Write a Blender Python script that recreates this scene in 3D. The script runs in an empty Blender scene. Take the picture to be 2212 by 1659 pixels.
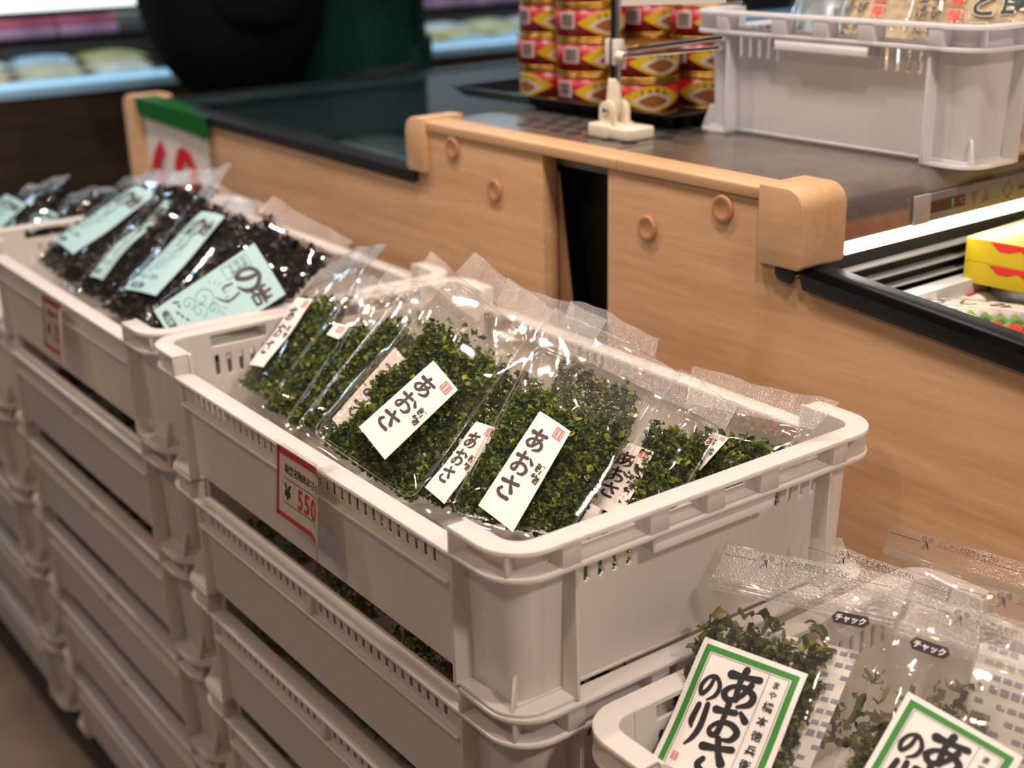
import bpy, bmesh, math, random
import numpy as np
from mathutils import Vector, Matrix

S = bpy.context.scene
COL = S.collection
rnd = random.Random(7)

# ------------------------------------------------------------------ camera
cam_d = bpy.data.cameras.new('camera')
cam = bpy.data.objects.new('camera', cam_d)
COL.objects.link(cam)
RX = Vector((0.60325886, 0.79722674, -0.02254475))
UX = Vector((-0.25869509, 0.2223366, 0.94002302))
FX = Vector((-0.75442402, 0.561245, -0.34036517))
CAM = Vector((0.5964497, -0.43696367, 0.38763176))
cam.matrix_world = Matrix(((RX.x, UX.x, -FX.x, CAM.x), (RX.y, UX.y, -FX.y, CAM.y), (RX.z, UX.z, -FX.z, CAM.z), (0, 0, 0, 1)))
cam_d.sensor_width = 36.0
cam_d.lens = 36.0 * 2837.5 / 2212.0
cam_d.clip_start = 0.02
cam_d.clip_end = 60
cam_d.dof.use_dof = True
cam_d.dof.focus_distance = 1.0
cam_d.dof.aperture_fstop = 4.6
S.camera = cam

# ------------------------------------------------------------------ world, lights, exposure
W = bpy.data.worlds.new('shop_ambient')
S.world = W
W.use_nodes = True
W.node_tree.nodes['Background'].inputs[0].default_value = (1.0, 0.68, 0.46, 1)
W.node_tree.nodes['Background'].inputs[1].default_value = 0.105
S.view_settings.view_transform = 'Standard'
S.view_settings.look = 'None'
S.view_settings.exposure = 0.0
S.view_settings.gamma = 1.0
S.view_settings.use_curve_mapping = False
S.cycles.transparent_max_bounces = 40
S.cycles.max_bounces = 10
S.cycles.sample_clamp_indirect = 6.0
S.cycles.caustics_reflective = False
S.cycles.caustics_refractive = False


def area_lamp(name, loc, aim, size, power, colour, size_y=None):
    d = bpy.data.lights.new(name, 'AREA')
    d.energy = power
    d.color = colour
    d.size = size
    if size_y:
        d.shape = 'RECTANGLE'
        d.size_y = size_y
    else:
        d.shape = 'DISK'
    o = bpy.data.objects.new(name, d)
    COL.objects.link(o)
    o.location = loc
    o.rotation_euler = (Vector(aim) - Vector(loc)).to_track_quat('-Z', 'Y').to_euler()
    return o


WARM = (1.0, 0.83, 0.735)
COOL = (0.62, 0.82, 1.0)
# ceiling downlights over the aisle and over the island, then an added side fill
area_lamp('downlight', (-0.55, 0.05, 1.75), (-0.5, 0.1, 0), 0.09, 15, WARM)
area_lamp('downlight', (0.35, -0.05, 1.75), (0.25, 0.1, 0), 0.09, 16, WARM)
area_lamp('downlight', (-1.5, -0.1, 1.75), (-1.4, 0.1, 0), 0.09, 16, WARM)
area_lamp('downlight', (-0.1, 0.75, 1.75), (-0.1, 0.5, 0), 0.09, 13, WARM)
area_lamp('downlight', (0.2, -1.3, 1.75), (-0.1, -0.4, 0), 0.18, 8, (1.0, 0.72, 0.53))
area_lamp('downlight', (-1.3, -1.2, 1.75), (-1.1, -0.5, 0), 0.18, 6, (1.0, 0.72, 0.53))
area_lamp('downlight', (1.7, 0.15, 1.6), (0.0, 0.15, -0.1), 0.2, 22, WARM)  # added fill from the right to brighten the crate ends, no real downlight
# cool light of the showcases across the aisle behind the photographer and at the far side
area_lamp('showcase_light', (-1.0, -2.3, 0.35), (-0.5, 0, -0.1), 1.6, 2.5, COOL, 0.35)
o = area_lamp('showcase_light', (-2.95, 1.6, 1.05), (-2.9, 1.6, 0), 0.10, 30, (0.55, 0.82, 1.0), 4.5)
o.rotation_euler = (0, math.radians(-14), 0)
# tube under the counter edge over the open case
o = area_lamp('case_light', (-0.108, 1.25, 0.094), (0.2, 1.25, -0.1), 0.012, 0.36, (0.95, 1.0, 0.93), 1.6)
o.rotation_euler = (0, math.radians(-50), 0)
# added fill lamp inside the glass lidded case, brightens the packs
o = area_lamp('case_light', (-0.755, 1.25, 0.060), (-1.1, 1.25, -0.1), 0.02, 5.0, (0.62, 0.88, 1.0), 1.5)
o.rotation_euler = (0, math.radians(55), 0)

# ------------------------------------------------------------------ materials


def new_mat(name):
    m = bpy.data.materials.new(name)
    m.use_nodes = True
    nt = m.node_tree
    b = nt.nodes.get('Principled BSDF')
    out = nt.nodes.get('Material Output')
    return m, nt, b, out


def plain(name, col, rough=0.5, metal=0.0, coat=0.0, spec=0.5, var=0.0, vscale=30.0, bump=0.0, bscale=200.0, emit=None, estr=0.0):
    m, nt, b, out = new_mat(name)
    b.inputs['Base Color'].default_value = (*col, 1)
    b.inputs['Roughness'].default_value = rough
    b.inputs['Metallic'].default_value = metal
    b.inputs['Coat Weight'].default_value = coat
    b.inputs['Specular IOR Level'].default_value = spec
    if emit:
        b.inputs['Emission Color'].default_value = (*emit, 1)
        b.inputs['Emission Strength'].default_value = estr
    if var > 0 or bump > 0:
        tc = nt.nodes.new('ShaderNodeTexCoord')
    if var > 0:
        n = nt.nodes.new('ShaderNodeTexNoise')
        n.inputs['Scale'].default_value = vscale
        n.inputs['Detail'].default_value = 5
        nt.links.new(tc.outputs['Object'], n.inputs['Vector'])
        r = nt.nodes.new('ShaderNodeValToRGB')
        r.color_ramp.elements[0].color = (*[max(0, c * (1 - var)) for c in col], 1)
        r.color_ramp.elements[1].color = (*[min(1, c * (1 + var)) for c in col], 1)
        r.color_ramp.elements[0].position = 0.3
        r.color_ramp.elements[1].position = 0.7
        nt.links.new(n.outputs['Fac'], r.inputs['Fac'])
        nt.links.new(r.outputs['Color'], b.inputs['Base Color'])
    if bump > 0:
        n = nt.nodes.new('ShaderNodeTexNoise')
        n.inputs['Scale'].default_value = bscale
        n.inputs['Detail'].default_value = 3
        nt.links.new(tc.outputs['Object'], n.inputs['Vector'])
        bp = nt.nodes.new('ShaderNodeBump')
        bp.inputs['Strength'].default_value = bump
        bp.inputs['Distance'].default_value = 0.002
        nt.links.new(n.outputs['Fac'], bp.inputs['Height'])
        nt.links.new(bp.outputs['Normal'], b.inputs['Normal'])
    return m


def plastic_mat(name, col, trans, rough=0.32, dirt=0.0):
    """milky polypropylene: diffuse and translucent body under a soft gloss, with specks of dust"""
    m, nt, b, out = new_mat(name)
    b.inputs['Roughness'].default_value = rough
    b.inputs['Specular IOR Level'].default_value = 0.45
    tc = nt.nodes.new('ShaderNodeTexCoord')
    n = nt.nodes.new('ShaderNodeTexNoise')
    n.inputs['Scale'].default_value = 420
    n.inputs['Detail'].default_value = 6
    n2 = nt.nodes.new('ShaderNodeTexNoise')
    n2.inputs['Scale'].default_value = 14
    n2.inputs['Detail'].default_value = 4
    for q in (n, n2):
        nt.links.new(tc.outputs['Object'], q.inputs['Vector'])
    mul = nt.nodes.new('ShaderNodeMath')
    mul.operation = 'MULTIPLY'
    nt.links.new(n.outputs['Fac'], mul.inputs[0])
    nt.links.new(n2.outputs['Fac'], mul.inputs[1])
    r = nt.nodes.new('ShaderNodeValToRGB')
    r.color_ramp.elements[0].position = 0.36
    r.color_ramp.elements[0].color = (*col, 1)
    r.color_ramp.elements[1].position = 0.50
    r.color_ramp.elements[1].color = (*[c * (1 - dirt) for c in col], 1)
    nt.links.new(mul.outputs[0], r.inputs['Fac'])
    nt.links.new(r.outputs['Color'], b.inputs['Base Color'])
    t = nt.nodes.new('ShaderNodeBsdfTranslucent')
    t.inputs['Color'].default_value = (*col, 1)
    mx = nt.nodes.new('ShaderNodeMixShader')
    mx.inputs[0].default_value = trans
    nt.links.new(b.outputs[0], mx.inputs[1])
    nt.links.new(t.outputs[0], mx.inputs[2])
    nt.links.new(mx.outputs[0], out.inputs['Surface'])
    return m


def film_mat(name, haze=0.018, rough=0.05, tint=(0.975, 0.97, 0.955), bump=0.10, bscale=22.0, emboss=0.0, refl=0.5, escale=900):
    """clear crackling wrapping film: see-through, glossy, a little hazy"""
    m, nt, b, out = new_mat(name)
    nt.nodes.remove(b)
    tc = nt.nodes.new('ShaderNodeTexCoord')
    tr = nt.nodes.new('ShaderNodeBsdfTransparent')
    tr.inputs['Color'].default_value = (*tint, 1)
    gl = nt.nodes.new('ShaderNodeBsdfGlossy')
    gl.inputs['Roughness'].default_value = rough
    df = nt.nodes.new('ShaderNodeBsdfDiffuse')
    df.inputs['Color'].default_value = (0.85, 0.83, 0.8, 1)
    tl = nt.nodes.new('ShaderNodeBsdfTranslucent')
    tl.inputs['Color'].default_value = (0.85, 0.83, 0.8, 1)
    lw = nt.nodes.new('ShaderNodeLayerWeight')
    lw.inputs['Blend'].default_value = 0.5
    n = nt.nodes.new('ShaderNodeTexNoise')
    n.inputs['Scale'].default_value = bscale
    n.inputs['Detail'].default_value = 2.5
    n.inputs['Distortion'].default_value = 1.2
    nt.links.new(tc.outputs['Object'], n.inputs['Vector'])
    h = n.outputs['Fac']
    if emboss > 0:
        ck = nt.nodes.new('ShaderNodeTexVoronoi')
        ck.inputs['Scale'].default_value = escale
        nt.links.new(tc.outputs['Object'], ck.inputs['Vector'])
        ad = nt.nodes.new('ShaderNodeMath')
        ad.operation = 'MULTIPLY_ADD'
        ad.inputs[1].default_value = emboss
        nt.links.new(ck.outputs['Distance'], ad.inputs[0])
        nt.links.new(h, ad.inputs[2])
        h = ad.outputs[0]
    bp = nt.nodes.new('ShaderNodeBump')
    bp.inputs['Strength'].default_value = bump
    bp.inputs['Distance'].default_value = 0.003
    nt.links.new(h, bp.inputs['Height'])
    nt.links.new(bp.outputs['Normal'], gl.inputs['Normal'])
    nt.links.new(bp.outputs['Normal'], lw.inputs['Normal'])
    hz = nt.nodes.new('ShaderNodeMixShader')
    hz.inputs[0].default_value = 0.5
    nt.links.new(df.outputs[0], hz.inputs[1])
    nt.links.new(tl.outputs[0], hz.inputs[2])
    m1 = nt.nodes.new('ShaderNodeMixShader')
    m1.inputs[0].default_value = haze
    nt.links.new(tr.outputs[0], m1.inputs[1])
    nt.links.new(hz.outputs[0], m1.inputs[2])
    m2 = nt.nodes.new('ShaderNodeMixShader')
    k = nt.nodes.new('ShaderNodeMath')
    k.operation = 'MULTIPLY'
    k.inputs[1].default_value = refl * 2
    k.use_clamp = True
    pw = nt.nodes.new('ShaderNodeMath')
    pw.operation = 'POWER'
    pw.inputs[1].default_value = 5
    nt.links.new(lw.outputs['Facing'], pw.inputs[0])
    sc = nt.nodes.new('ShaderNodeMath')
    sc.operation = 'MULTIPLY_ADD'
    sc.inputs[1].default_value = 0.95
    sc.inputs[2].default_value = 0.05
    nt.links.new(pw.outputs[0], sc.inputs[0])
    nt.links.new(sc.outputs[0], k.inputs[0])
    nt.links.new(k.outputs[0], m2.inputs[0])
    nt.links.new(m1.outputs[0], m2.inputs[1])
    nt.links.new(gl.outputs[0], m2.inputs[2])
    nt.links.new(m2.outputs[0], out.inputs['Surface'])
    return m


def wood_mat(name, light, dark, axis='X', tilt=0.0):
    m, nt, b, out = new_mat(name)
    b.inputs['Roughness'].default_value = 0.42
    b.inputs['Specular IOR Level'].default_value = 0.35
    tc = nt.nodes.new('ShaderNodeTexCoord')
    mp = nt.nodes.new('ShaderNodeMapping')
    sc = {'X': (1.6, 26, 26), 'Y': (26, 1.6, 26), 'Z': (26, 26, 1.6)}[axis]
    mp.inputs['Scale'].default_value = sc
    mp.inputs['Rotation'].default_value = (0, tilt, 0)
    nt.links.new(tc.outputs['Object'], mp.inputs['Vector'])
    n1 = nt.nodes.new('ShaderNodeTexNoise')
    n1.inputs['Scale'].default_value = 1.0
    n1.inputs['Detail'].default_value = 6
    n1.inputs['Distortion'].default_value = 0.6
    nt.links.new(mp.outputs[0], n1.inputs['Vector'])
    mp2 = nt.nodes.new('ShaderNodeMapping')
    mp2.inputs['Scale'].default_value = tuple(s * 7 if s > 2 else s * 9 for s in sc)
    mp2.inputs['Rotation'].default_value = (0, tilt, 0)
    nt.links.new(tc.outputs['Object'], mp2.inputs['Vector'])
    n2 = nt.nodes.new('ShaderNodeTexNoise')
    n2.inputs['Scale'].default_value = 1.0
    n2.inputs['Detail'].default_value = 4
    nt.links.new(mp2.outputs[0], n2.inputs['Vector'])
    mx = nt.nodes.new('ShaderNodeMath')
    mx.operation = 'MULTIPLY_ADD'
    mx.inputs[1].default_value = 0.35
    nt.links.new(n2.outputs['Fac'], mx.inputs[0])
    s65 = nt.nodes.new('ShaderNodeMath')
    s65.operation = 'MULTIPLY'
    s65.inputs[1].default_value = 0.65
    nt.links.new(n1.outputs['Fac'], s65.inputs[0])
    nt.links.new(s65.outputs[0], mx.inputs[2])
    r = nt.nodes.new('ShaderNodeValToRGB')
    r.color_ramp.elements[0].position = 0.36
    r.color_ramp.elements[0].color = (*dark, 1)
    r.color_ramp.elements[1].position = 0.62
    r.color_ramp.elements[1].color = (*light, 1)
    nt.links.new(mx.outputs[0], r.inputs['Fac'])
    nt.links.new(r.outputs['Color'], b.inputs['Base Color'])
    bp = nt.nodes.new('ShaderNodeBump')
    bp.inputs['Strength'].default_value = 0.08
    bp.inputs['Distance'].default_value = 0.001
    nt.links.new(mx.outputs[0], bp.inputs['Height'])
    nt.links.new(bp.outputs['Normal'], b.inputs['Normal'])
    return m


def leaf_mat(name, c0, c1, c2, trans=0.3, rough=0.45):
    m, nt, b, out = new_mat(name)
    b.inputs['Roughness'].default_value = rough
    b.inputs['Specular IOR Level'].default_value = 0.5
    a = nt.nodes.new('ShaderNodeAttribute')
    a.attribute_name = 'tint'
    r = nt.nodes.new('ShaderNodeValToRGB')
    r.color_ramp.elements[0].color = (*c0, 1)
    r.color_ramp.elements[1].color = (*c2, 1)
    e = r.color_ramp.elements.new(0.55)
    e.color = (*c1, 1)
    nt.links.new(a.outputs['Fac'], r.inputs['Fac'])
    nt.links.new(r.outputs['Color'], b.inputs['Base Color'])
    t = nt.nodes.new('ShaderNodeBsdfTranslucent')
    nt.links.new(r.outputs['Color'], t.inputs['Color'])
    mx = nt.nodes.new('ShaderNodeMixShader')
    mx.inputs[0].default_value = trans
    nt.links.new(b.outputs[0], mx.inputs[1])
    nt.links.new(t.outputs[0], mx.inputs[2])
    nt.links.new(mx.outputs[0], out.inputs['Surface'])
    return m


M = {}
M['crate'] = plastic_mat('milky_plastic', (0.87, 0.835, 0.80), 0.36, 0.30, 0.10)
M['clear_crate'] = plastic_mat('frosted_plastic', (0.86, 0.86, 0.87), 0.50, 0.28, 0.04)
M['film'] = film_mat('clear_film')
M['laminate'] = film_mat('tag_laminate', haze=0.03, rough=0.15, bump=0.1)
M['seal'] = film_mat('embossed_seal_film', haze=0.17, rough=0.27, bump=0.5, bscale=40, emboss=0.6, escale=700, refl=1.0)
M['tray'] = film_mat('clear_tray_plastic', haze=0.03, rough=0.07, bump=0.35, bscale=40, emboss=0.8, escale=340)
M['zip_film'] = film_mat('zip_bag_film', haze=0.05, rough=0.06, bump=0.2, bscale=22)
M['bead'] = film_mat('tray_rim_plastic', haze=0.12, rough=0.08, bump=0.1, refl=0.9)
M['wood'] = wood_mat('oak_laminate', (0.58, 0.36, 0.20), (0.44, 0.25, 0.125))
M['wood_cap'] = wood_mat('oak_edge_trim', (0.66, 0.42, 0.235), (0.53, 0.315, 0.155))
M['cap'] = plain('screw_cap_plastic', (0.47, 0.235, 0.105), 0.35)
M['dark_wood'] = wood_mat('dark_brown_laminate', (0.055, 0.035, 0.020), (0.03, 0.018, 0.010), 'Y')
M['black'] = plain('black_metal', (0.010, 0.010, 0.011), 0.5, 0.0, spec=0.3, var=0.4, vscale=350)
M['black_matte'] = plain('black_plastic', (0.010, 0.010, 0.012), 0.5)
M['steel'] = plain('brushed_steel', (0.33, 0.29, 0.26), 0.26, 0.75, bump=0.05, bscale=500, var=0.12, vscale=40)
M['chrome'] = plain('chrome', (0.75, 0.75, 0.75), 0.12, 1.0)
M['cream'] = plain('cream_plastic', (0.80, 0.73, 0.58), 0.35)
M['paper'] = plain('label_paper', (0.84, 0.76, 0.71), 0.55, var=0.02, vscale=60)
M['card'] = plain('white_card', (0.80, 0.76, 0.70), 0.5)
M['ink'] = plain('brown_black_ink', (0.040, 0.022, 0.016), 0.6)
M['black_ink'] = plain('black_ink', (0.012, 0.011, 0.011), 0.6)
M['red_ink'] = plain('red_ink', (0.78, 0.10, 0.07), 0.6)
M['tag_red'] = plain('tag_red_ink', (0.62, 0.012, 0.03), 0.45)
M['tag_cream'] = plain('tag_paper', (0.78, 0.68, 0.56), 0.4)
M['teal'] = plain('pale_teal_paper', (0.35, 0.56, 0.575), 0.5, var=0.02)
M['teal_ink'] = plain('grey_teal_ink', (0.16, 0.26, 0.25), 0.6)
M['green_ink'] = plain('green_border_ink', (0.035, 0.24, 0.035), 0.45)
M['white_paper'] = plain('white_coated_paper', (0.82, 0.79, 0.74), 0.4)
M['print'] = plain('grey_print', (0.28, 0.28, 0.33), 0.6)
M['aosa'] = leaf_mat('green_laver', (0.018, 0.042, 0.005), (0.125, 0.205, 0.016), (0.52, 0.58, 0.05), 0.40)
M['iwanori'] = leaf_mat('black_laver', (0.006, 0.005, 0.006), (0.022, 0.015, 0.013), (0.075, 0.048, 0.035), 0.08, 0.35)
M['aonori'] = leaf_mat('olive_laver', (0.035, 0.045, 0.008), (0.13, 0.145, 0.025), (0.36, 0.34, 0.05), 0.4)

# ------------------------------------------------------------------ object helpers


class MB:
    """collects polygons for ONE mesh"""

    def __init__(self):
        self.v, self.f, self.m, self.s = [], [], [], []

    def add(self, vs, fs, mat=0, smooth=False):
        o = len(self.v)
        self.v.extend([tuple(map(float, p)) for p in vs])
        for q in fs:
            self.f.append(tuple(i + o for i in q))
            self.m.append(mat)
            self.s.append(smooth)

    def box(self, x0, x1, y0, y1, z0, z1, mat=0):
        vs = [(x, y, z) for z in (z0, z1) for y in (y0, y1) for x in (x0, x1)]
        self.add(vs, [(0, 2, 3, 1), (4, 5, 7, 6), (0, 1, 5, 4), (2, 6, 7, 3), (0, 4, 6, 2), (1, 3, 7, 5)], mat)

    def prism(self, pts, axis, a0, a1, mat=0, smooth=False):
        """polygon pts in the two other axes, run along axis from a0 to a1"""
        n = len(pts)

        def mk(p, a):
            return {'x': (a, p[0], p[1]), 'y': (p[0], a, p[1]), 'z': (p[0], p[1], a)}[axis]
        vs = [mk(p, a0) for p in pts] + [mk(p, a1) for p in pts]
        fs = [(i, (i + 1) % n, n + (i + 1) % n, n + i) for i in range(n)]
        self.add(vs, fs, mat, smooth)
        self.add(vs, [tuple(range(n))[::-1], tuple(range(n, 2 * n))], mat)

    def tube(self, path, r, n=8, mat=0, closed=False):
        path = [Vector(p) for p in path]
        k = len(path)
        rr = r if isinstance(r, (list, tuple)) else [r] * k
        vs, fs = [], []
        up = Vector((0.13, 0.31, 0.94)).normalized()
        for i, p in enumerate(path):
            a = path[(i - 1) % k] if (closed or i > 0) else p
            b = path[(i + 1) % k] if (closed or i < k - 1) else p
            t = (b - a).normalized()
            s = t.cross(up)
            if s.length < 1e-4:
                s = t.cross(Vector((1, 0, 0)))
            s.normalize()
            q = s.cross(t).normalized()
            for j in range(n):
                an = 2 * math.pi * j / n
                vs.append(p + (s * math.cos(an) + q * math.sin(an)) * rr[i])
        for i in range(k if closed else k - 1):
            for j in range(n):
                a, b = i * n + j, i * n + (j + 1) % n
                c, d = ((i + 1) % k) * n + (j + 1) % n, ((i + 1) % k) * n + j
                fs.append((a, d, c, b))
        self.add(vs, fs, mat, True)
        if not closed:
            self.add(vs, [tuple(range(n)), tuple(range((k - 1) * n, k * n))[::-1]], mat)

    def lathe(self, prof, origin=(0, 0, 0), n=32, mat=0, rx=1.0, ry=1.0, smooth=True, mats=None):
        """prof: (radius, z) list turned about z"""
        ox, oy, oz = origin
        k = len(prof)
        vs = [(ox + r * rx * math.cos(2 * math.pi * j / n), oy + r * ry * math.sin(2 * math.pi * j / n), oz + z) for r, z in prof for j in range(n)]
        for i in range(k - 1):
            fs = [(i * n + j, i * n + (j + 1) % n, (i + 1) * n + (j + 1) % n, (i + 1) * n + j) for j in range(n)]
            mm = mats[i] if mats else mat
            o = len(self.v)
            if i == 0:
                base = o
                self.v.extend([tuple(map(float, p)) for p in vs])
            for q in fs:
                self.f.append(tuple(x + base for x in q))
                self.m.append(mm)
                self.s.append(smooth)
        self.f.append(tuple(base + j for j in range(n))[::-1])
        self.m.append(mats[0] if mats else mat)
        self.s.append(False)
        self.f.append(tuple(base + (k - 1) * n + j for j in range(n)))
        self.m.append(mats[-1] if mats else mat)
        self.s.append(False)

    def mesh(self, name, mats):
        me = bpy.data.meshes.new(name)
        me.from_pydata(self.v, [], self.f)
        for mt in mats:
            me.materials.append(mt)
        me.polygons.foreach_set('material_index', self.m)
        me.polygons.foreach_set('use_smooth', self.s)
        me.update()
        return me

    def obj(self, name, mats, parent=None, loc=None, bevel=0.0, segs=2, angle=30):
        if not isinstance(mats, (list, tuple)):
            mats = [mats]
        me = self.mesh(name, mats)
        if bevel > 0:
            bm = bmesh.new()
            bm.from_mesh(me)
            bmesh.ops.remove_doubles(bm, verts=bm.verts, dist=1e-5)
            bmesh.ops.recalc_face_normals(bm, faces=bm.faces)
            es = [e for e in bm.edges if len(e.link_faces) == 2 and e.calc_face_angle(0) > math.radians(angle)]
            bmesh.ops.bevel(bm, geom=es, offset=bevel, segments=segs, profile=0.5, affect='EDGES', clamp_overlap=True)
            for fc in bm.faces:
                fc.smooth = True
            bm.to_mesh(me)
            bm.free()
            me.set_sharp_from_angle(angle=math.radians(40))
        o = bpy.data.objects.new(name, me)
        COL.objects.link(o)
        if parent is not None:
            o.parent = parent
        if loc is not None:
            o.location = loc
        return o


def tag(o, label=None, cat=None, group=None, kind=None):
    if label:
        o['label'] = label
    if cat:
        o['category'] = cat
    if group:
        o['group'] = group
    if kind:
        o['kind'] = kind
    return o


def thing(name, label, cat, loc=(0, 0, 0), rz=0.0, group=None):
    o = bpy.data.objects.new(name, None)
    o.empty_display_size = 0.05
    COL.objects.link(o)
    o.location = loc
    o.rotation_euler = (0, 0, rz)
    return tag(o, label, cat, group)


def copy_tree(o, parent=None):
    c = o.copy()
    COL.objects.link(c)
    if parent is not None:
        c.parent = parent
    for ch in list(o.children):
        copy_tree(ch, c)
    return c


# ------------------------------------------------------------------ lettering (2-D outlines, printed into label meshes)
_tc = bpy.data.curves.new('glyph_source', 'FONT')
_to = bpy.data.objects.new('glyph_source', _tc)
_glyphs = {}


def glyph(ch, bold=0.0):
    """outline of a string as (verts, faces), height about 1"""
    key = (ch, bold)
    if key not in _glyphs:
        COL.objects.link(_to)
        _tc.body = ch
        _tc.offset = bold
        _tc.resolution_u = 3
        bpy.context.view_layer.update()
        dg = bpy.context.evaluated_depsgraph_get()
        me = bpy.data.meshes.new_from_object(_to.evaluated_get(dg))
        vs = np.array([v.co[:2] for v in me.vertices]) if len(me.vertices) else np.zeros((0, 2))
        fs = [tuple(p.vertices) for p in me.polygons]
        bpy.data.meshes.remove(me)
        COL.objects.unlink(_to)
        _glyphs[key] = (vs, fs)
    return _glyphs[key]


def put(ch, cx, cy, size, bold=0.0, rot=0.0, sx=1.0):
    """glyph centred at (cx, cy), metres"""
    vs, fs = glyph(ch, bold)
    if len(vs) == 0:
        return (vs, fs)
    lo, hi = vs.min(0), vs.max(0)
    q = (vs - (lo + hi) / 2) * size
    q[:, 0] *= sx
    c, s = math.cos(rot), math.sin(rot)
    q = q @ np.array([[c, s], [-s, c]])
    return (q + np.array([cx, cy]), fs)


def column(text, cx, y0, size, pitch, bold=0.0):
    return [put(ch, cx, y0 - i * pitch, size, bold) for i, ch in enumerate(text)]


def ribbon(pts, widths, n=7):
    """brush stroke through pts with changing width"""
    P = [np.array(p, float) for p in pts]
    P = [2 * P[0] - P[1]] + P + [2 * P[-1] - P[-2]]
    w = [widths] * len(pts) if not isinstance(widths, (list, tuple)) else list(widths)
    C, Wd = [], []
    for i in range(1, len(P) - 2):
        for k in range(n):
            t = k / n
            a, b, c, d = P[i - 1], P[i], P[i + 1], P[i + 2]
            C.append(0.5 * ((2 * b) + (-a + c) * t + (2 * a - 5 * b + 4 * c - d) * t * t + (-a + 3 * b - 3 * c + d) * t ** 3))
            Wd.append(w[i - 1] * (1 - t) + w[i] * t)
    C.append(P[-2])
    Wd.append(w[-1])
    vs, fs = [], []
    for i, p in enumerate(C):
        a = C[max(0, i - 1)]
        b = C[min(len(C) - 1, i + 1)]
        t = b - a
        t /= (np.linalg.norm(t) + 1e-9)
        nn = np.array([-t[1], t[0]])
        vs += [p + nn * Wd[i] / 2, p - nn * Wd[i] / 2]
    for i in range(len(C) - 1):
        fs.append((2 * i, 2 * i + 1, 2 * i + 3, 2 * i + 2))
    for end, i, sgn in ((C[0], 0, -1), (C[-1], len(C) - 1, 1)):
        base = len(vs)
        j = min(max(i, 1), len(C) - 1)
        t = C[j] - C[j - 1]
        t /= (np.linalg.norm(t) + 1e-9)
        ang = math.atan2(t[1], t[0]) + (math.pi if sgn < 0 else 0)
        for q in range(7):
            an = ang - math.pi / 2 + math.pi * q / 6
            vs.append(end + np.array([math.cos(an), math.sin(an)]) * Wd[i] / 2)
        fs.append(tuple(range(base, base + 7)))
    return (np.array(vs), fs)


BRUSH = {
    'あ': [([(.14, .76), (.45, .79), (.86, .85)], [.17, .10, .13]), ([(.46, .98), (.41, .62), (.47, .2)], [.13, .10, .12]),
          ([(.72, .67), (.56, .32), (.30, .13), (.13, .27), (.28, .48), (.60, .55), (.86, .42), (.84, .20), (.58, .04)], [.11, .09, .11, .12, .08, .10, .13, .12, .06])],
    'お': [([(.08, .74), (.34, .77), (.60, .82)], [.15, .10, .12]), ([(.35, .98), (.36, .5), (.33, .14), (.17, .10), (.12, .25), (.32, .46), (.62, .5), (.84, .35), (.76, .12), (.55, .05)], [.12, .10, .12, .10, .08, .09, .11, .13, .11, .06]),
          ([(.74, .86), (.92, .70)], [.08, .14])],
    'さ': [([(.14, .68), (.5, .74), (.88, .83)], [.16, .11, .13]), ([(.45, .98), (.58, .66), (.76, .40)], [.12, .11, .16]), ([(.28, .38), (.20, .20), (.40, .06), (.76, .09)], [.10, .12, .13, .14])],
    'の': [([(.53, .82), (.47, .45), (.25, .18), (.11, .42), (.26, .74), (.58, .86), (.88, .60), (.84, .27), (.56, .05)], [.10, .12, .13, .12, .10, .11, .13, .12, .05])],
    'り': [([(.26, .92), (.20, .55), (.32, .40)], [.12, .14, .06]), ([(.70, .98), (.76, .5), (.62, .2), (.36, .0)], [.12, .14, .12, .05])],
    '岩': [([(.5, .98), (.5, .66)], .13), ([(.2, .86), (.2, .64), (.80, .64)], .11), ([(.8, .88), (.8, .64)], .11), ([(.08, .48), (.92, .51)], [.11, .13]),
          ([(.5, .5), (.34, .25), (.06, .06)], [.12, .11, .06]), ([(.36, .30), (.36, .02)], .11), ([(.36, .29), (.82, .29), (.82, .02)], .11), ([(.36, .03), (.82, .03)], .11)],
}


def brush(ch, cx, cy, size, sx=1.0, fat=1.0):
    out = []
    for pts, w in BRUSH[ch]:
        p = [((x - .5) * size * sx + cx, (y - .5) * size + cy) for x, y in pts]
        ww = [q * size * fat for q in w] if isinstance(w, (list, tuple)) else w * size * fat
        out.append(ribbon(p, ww))
    return out


def rect2(x0, x1, y0, y1):
    return (np.array([(x0, y0), (x1, y0), (x1, y1), (x0, y1)]), [(0, 1, 2, 3)])


def frame2(x0, x1, y0, y1, t):
    o = []
    k = 14
    for i in range(k):
        a, b = x0 + (x1 - x0) * i / k, x0 + (x1 - x0) * (i + 1) / k
        c, d = y0 + t + (y1 - y0 - 2 * t) * i / k, y0 + t + (y1 - y0 - 2 * t) * (i + 1) / k
        o += [rect2(a, b, y0, y0 + t), rect2(a, b, y1 - t, y1), rect2(x0, x0 + t, c, d), rect2(x1 - t, x1, c, d)]
    return o


def stamp(x0, x1, y0, y1, t):
    """small red seal: a frame with seal-script strokes"""
    o = frame2(x0, x1, y0, y1, t)
    w, h = x1 - x0, y1 - y0
    for c in (0.3, 0.7):
        for r in (0.2, 0.4, 0.6, 0.8):
            o.append(rect2(x0 + w * (c - .13), x0 + w * (c + .13), y0 + h * r - t / 2, y0 + h * r + t / 2))
        o.append(rect2(x0 + w * c - t / 2, x0 + w * c + t / 2, y0 + h * .15, y0 + h * .85))
    return o


def bil(q, u, v):
    """q = TL, TR, BR, BL ; u to the right, v up ; arrays allowed"""
    TL, TR, BR, BL = [np.array(p, float) for p in q]
    u = np.asarray(u, float)[..., None]
    v = np.asarray(v, float)[..., None]
    return (BL * (1 - u) + BR * u) * (1 - v) + (TL * (1 - u) + TR * u) * v


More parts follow.
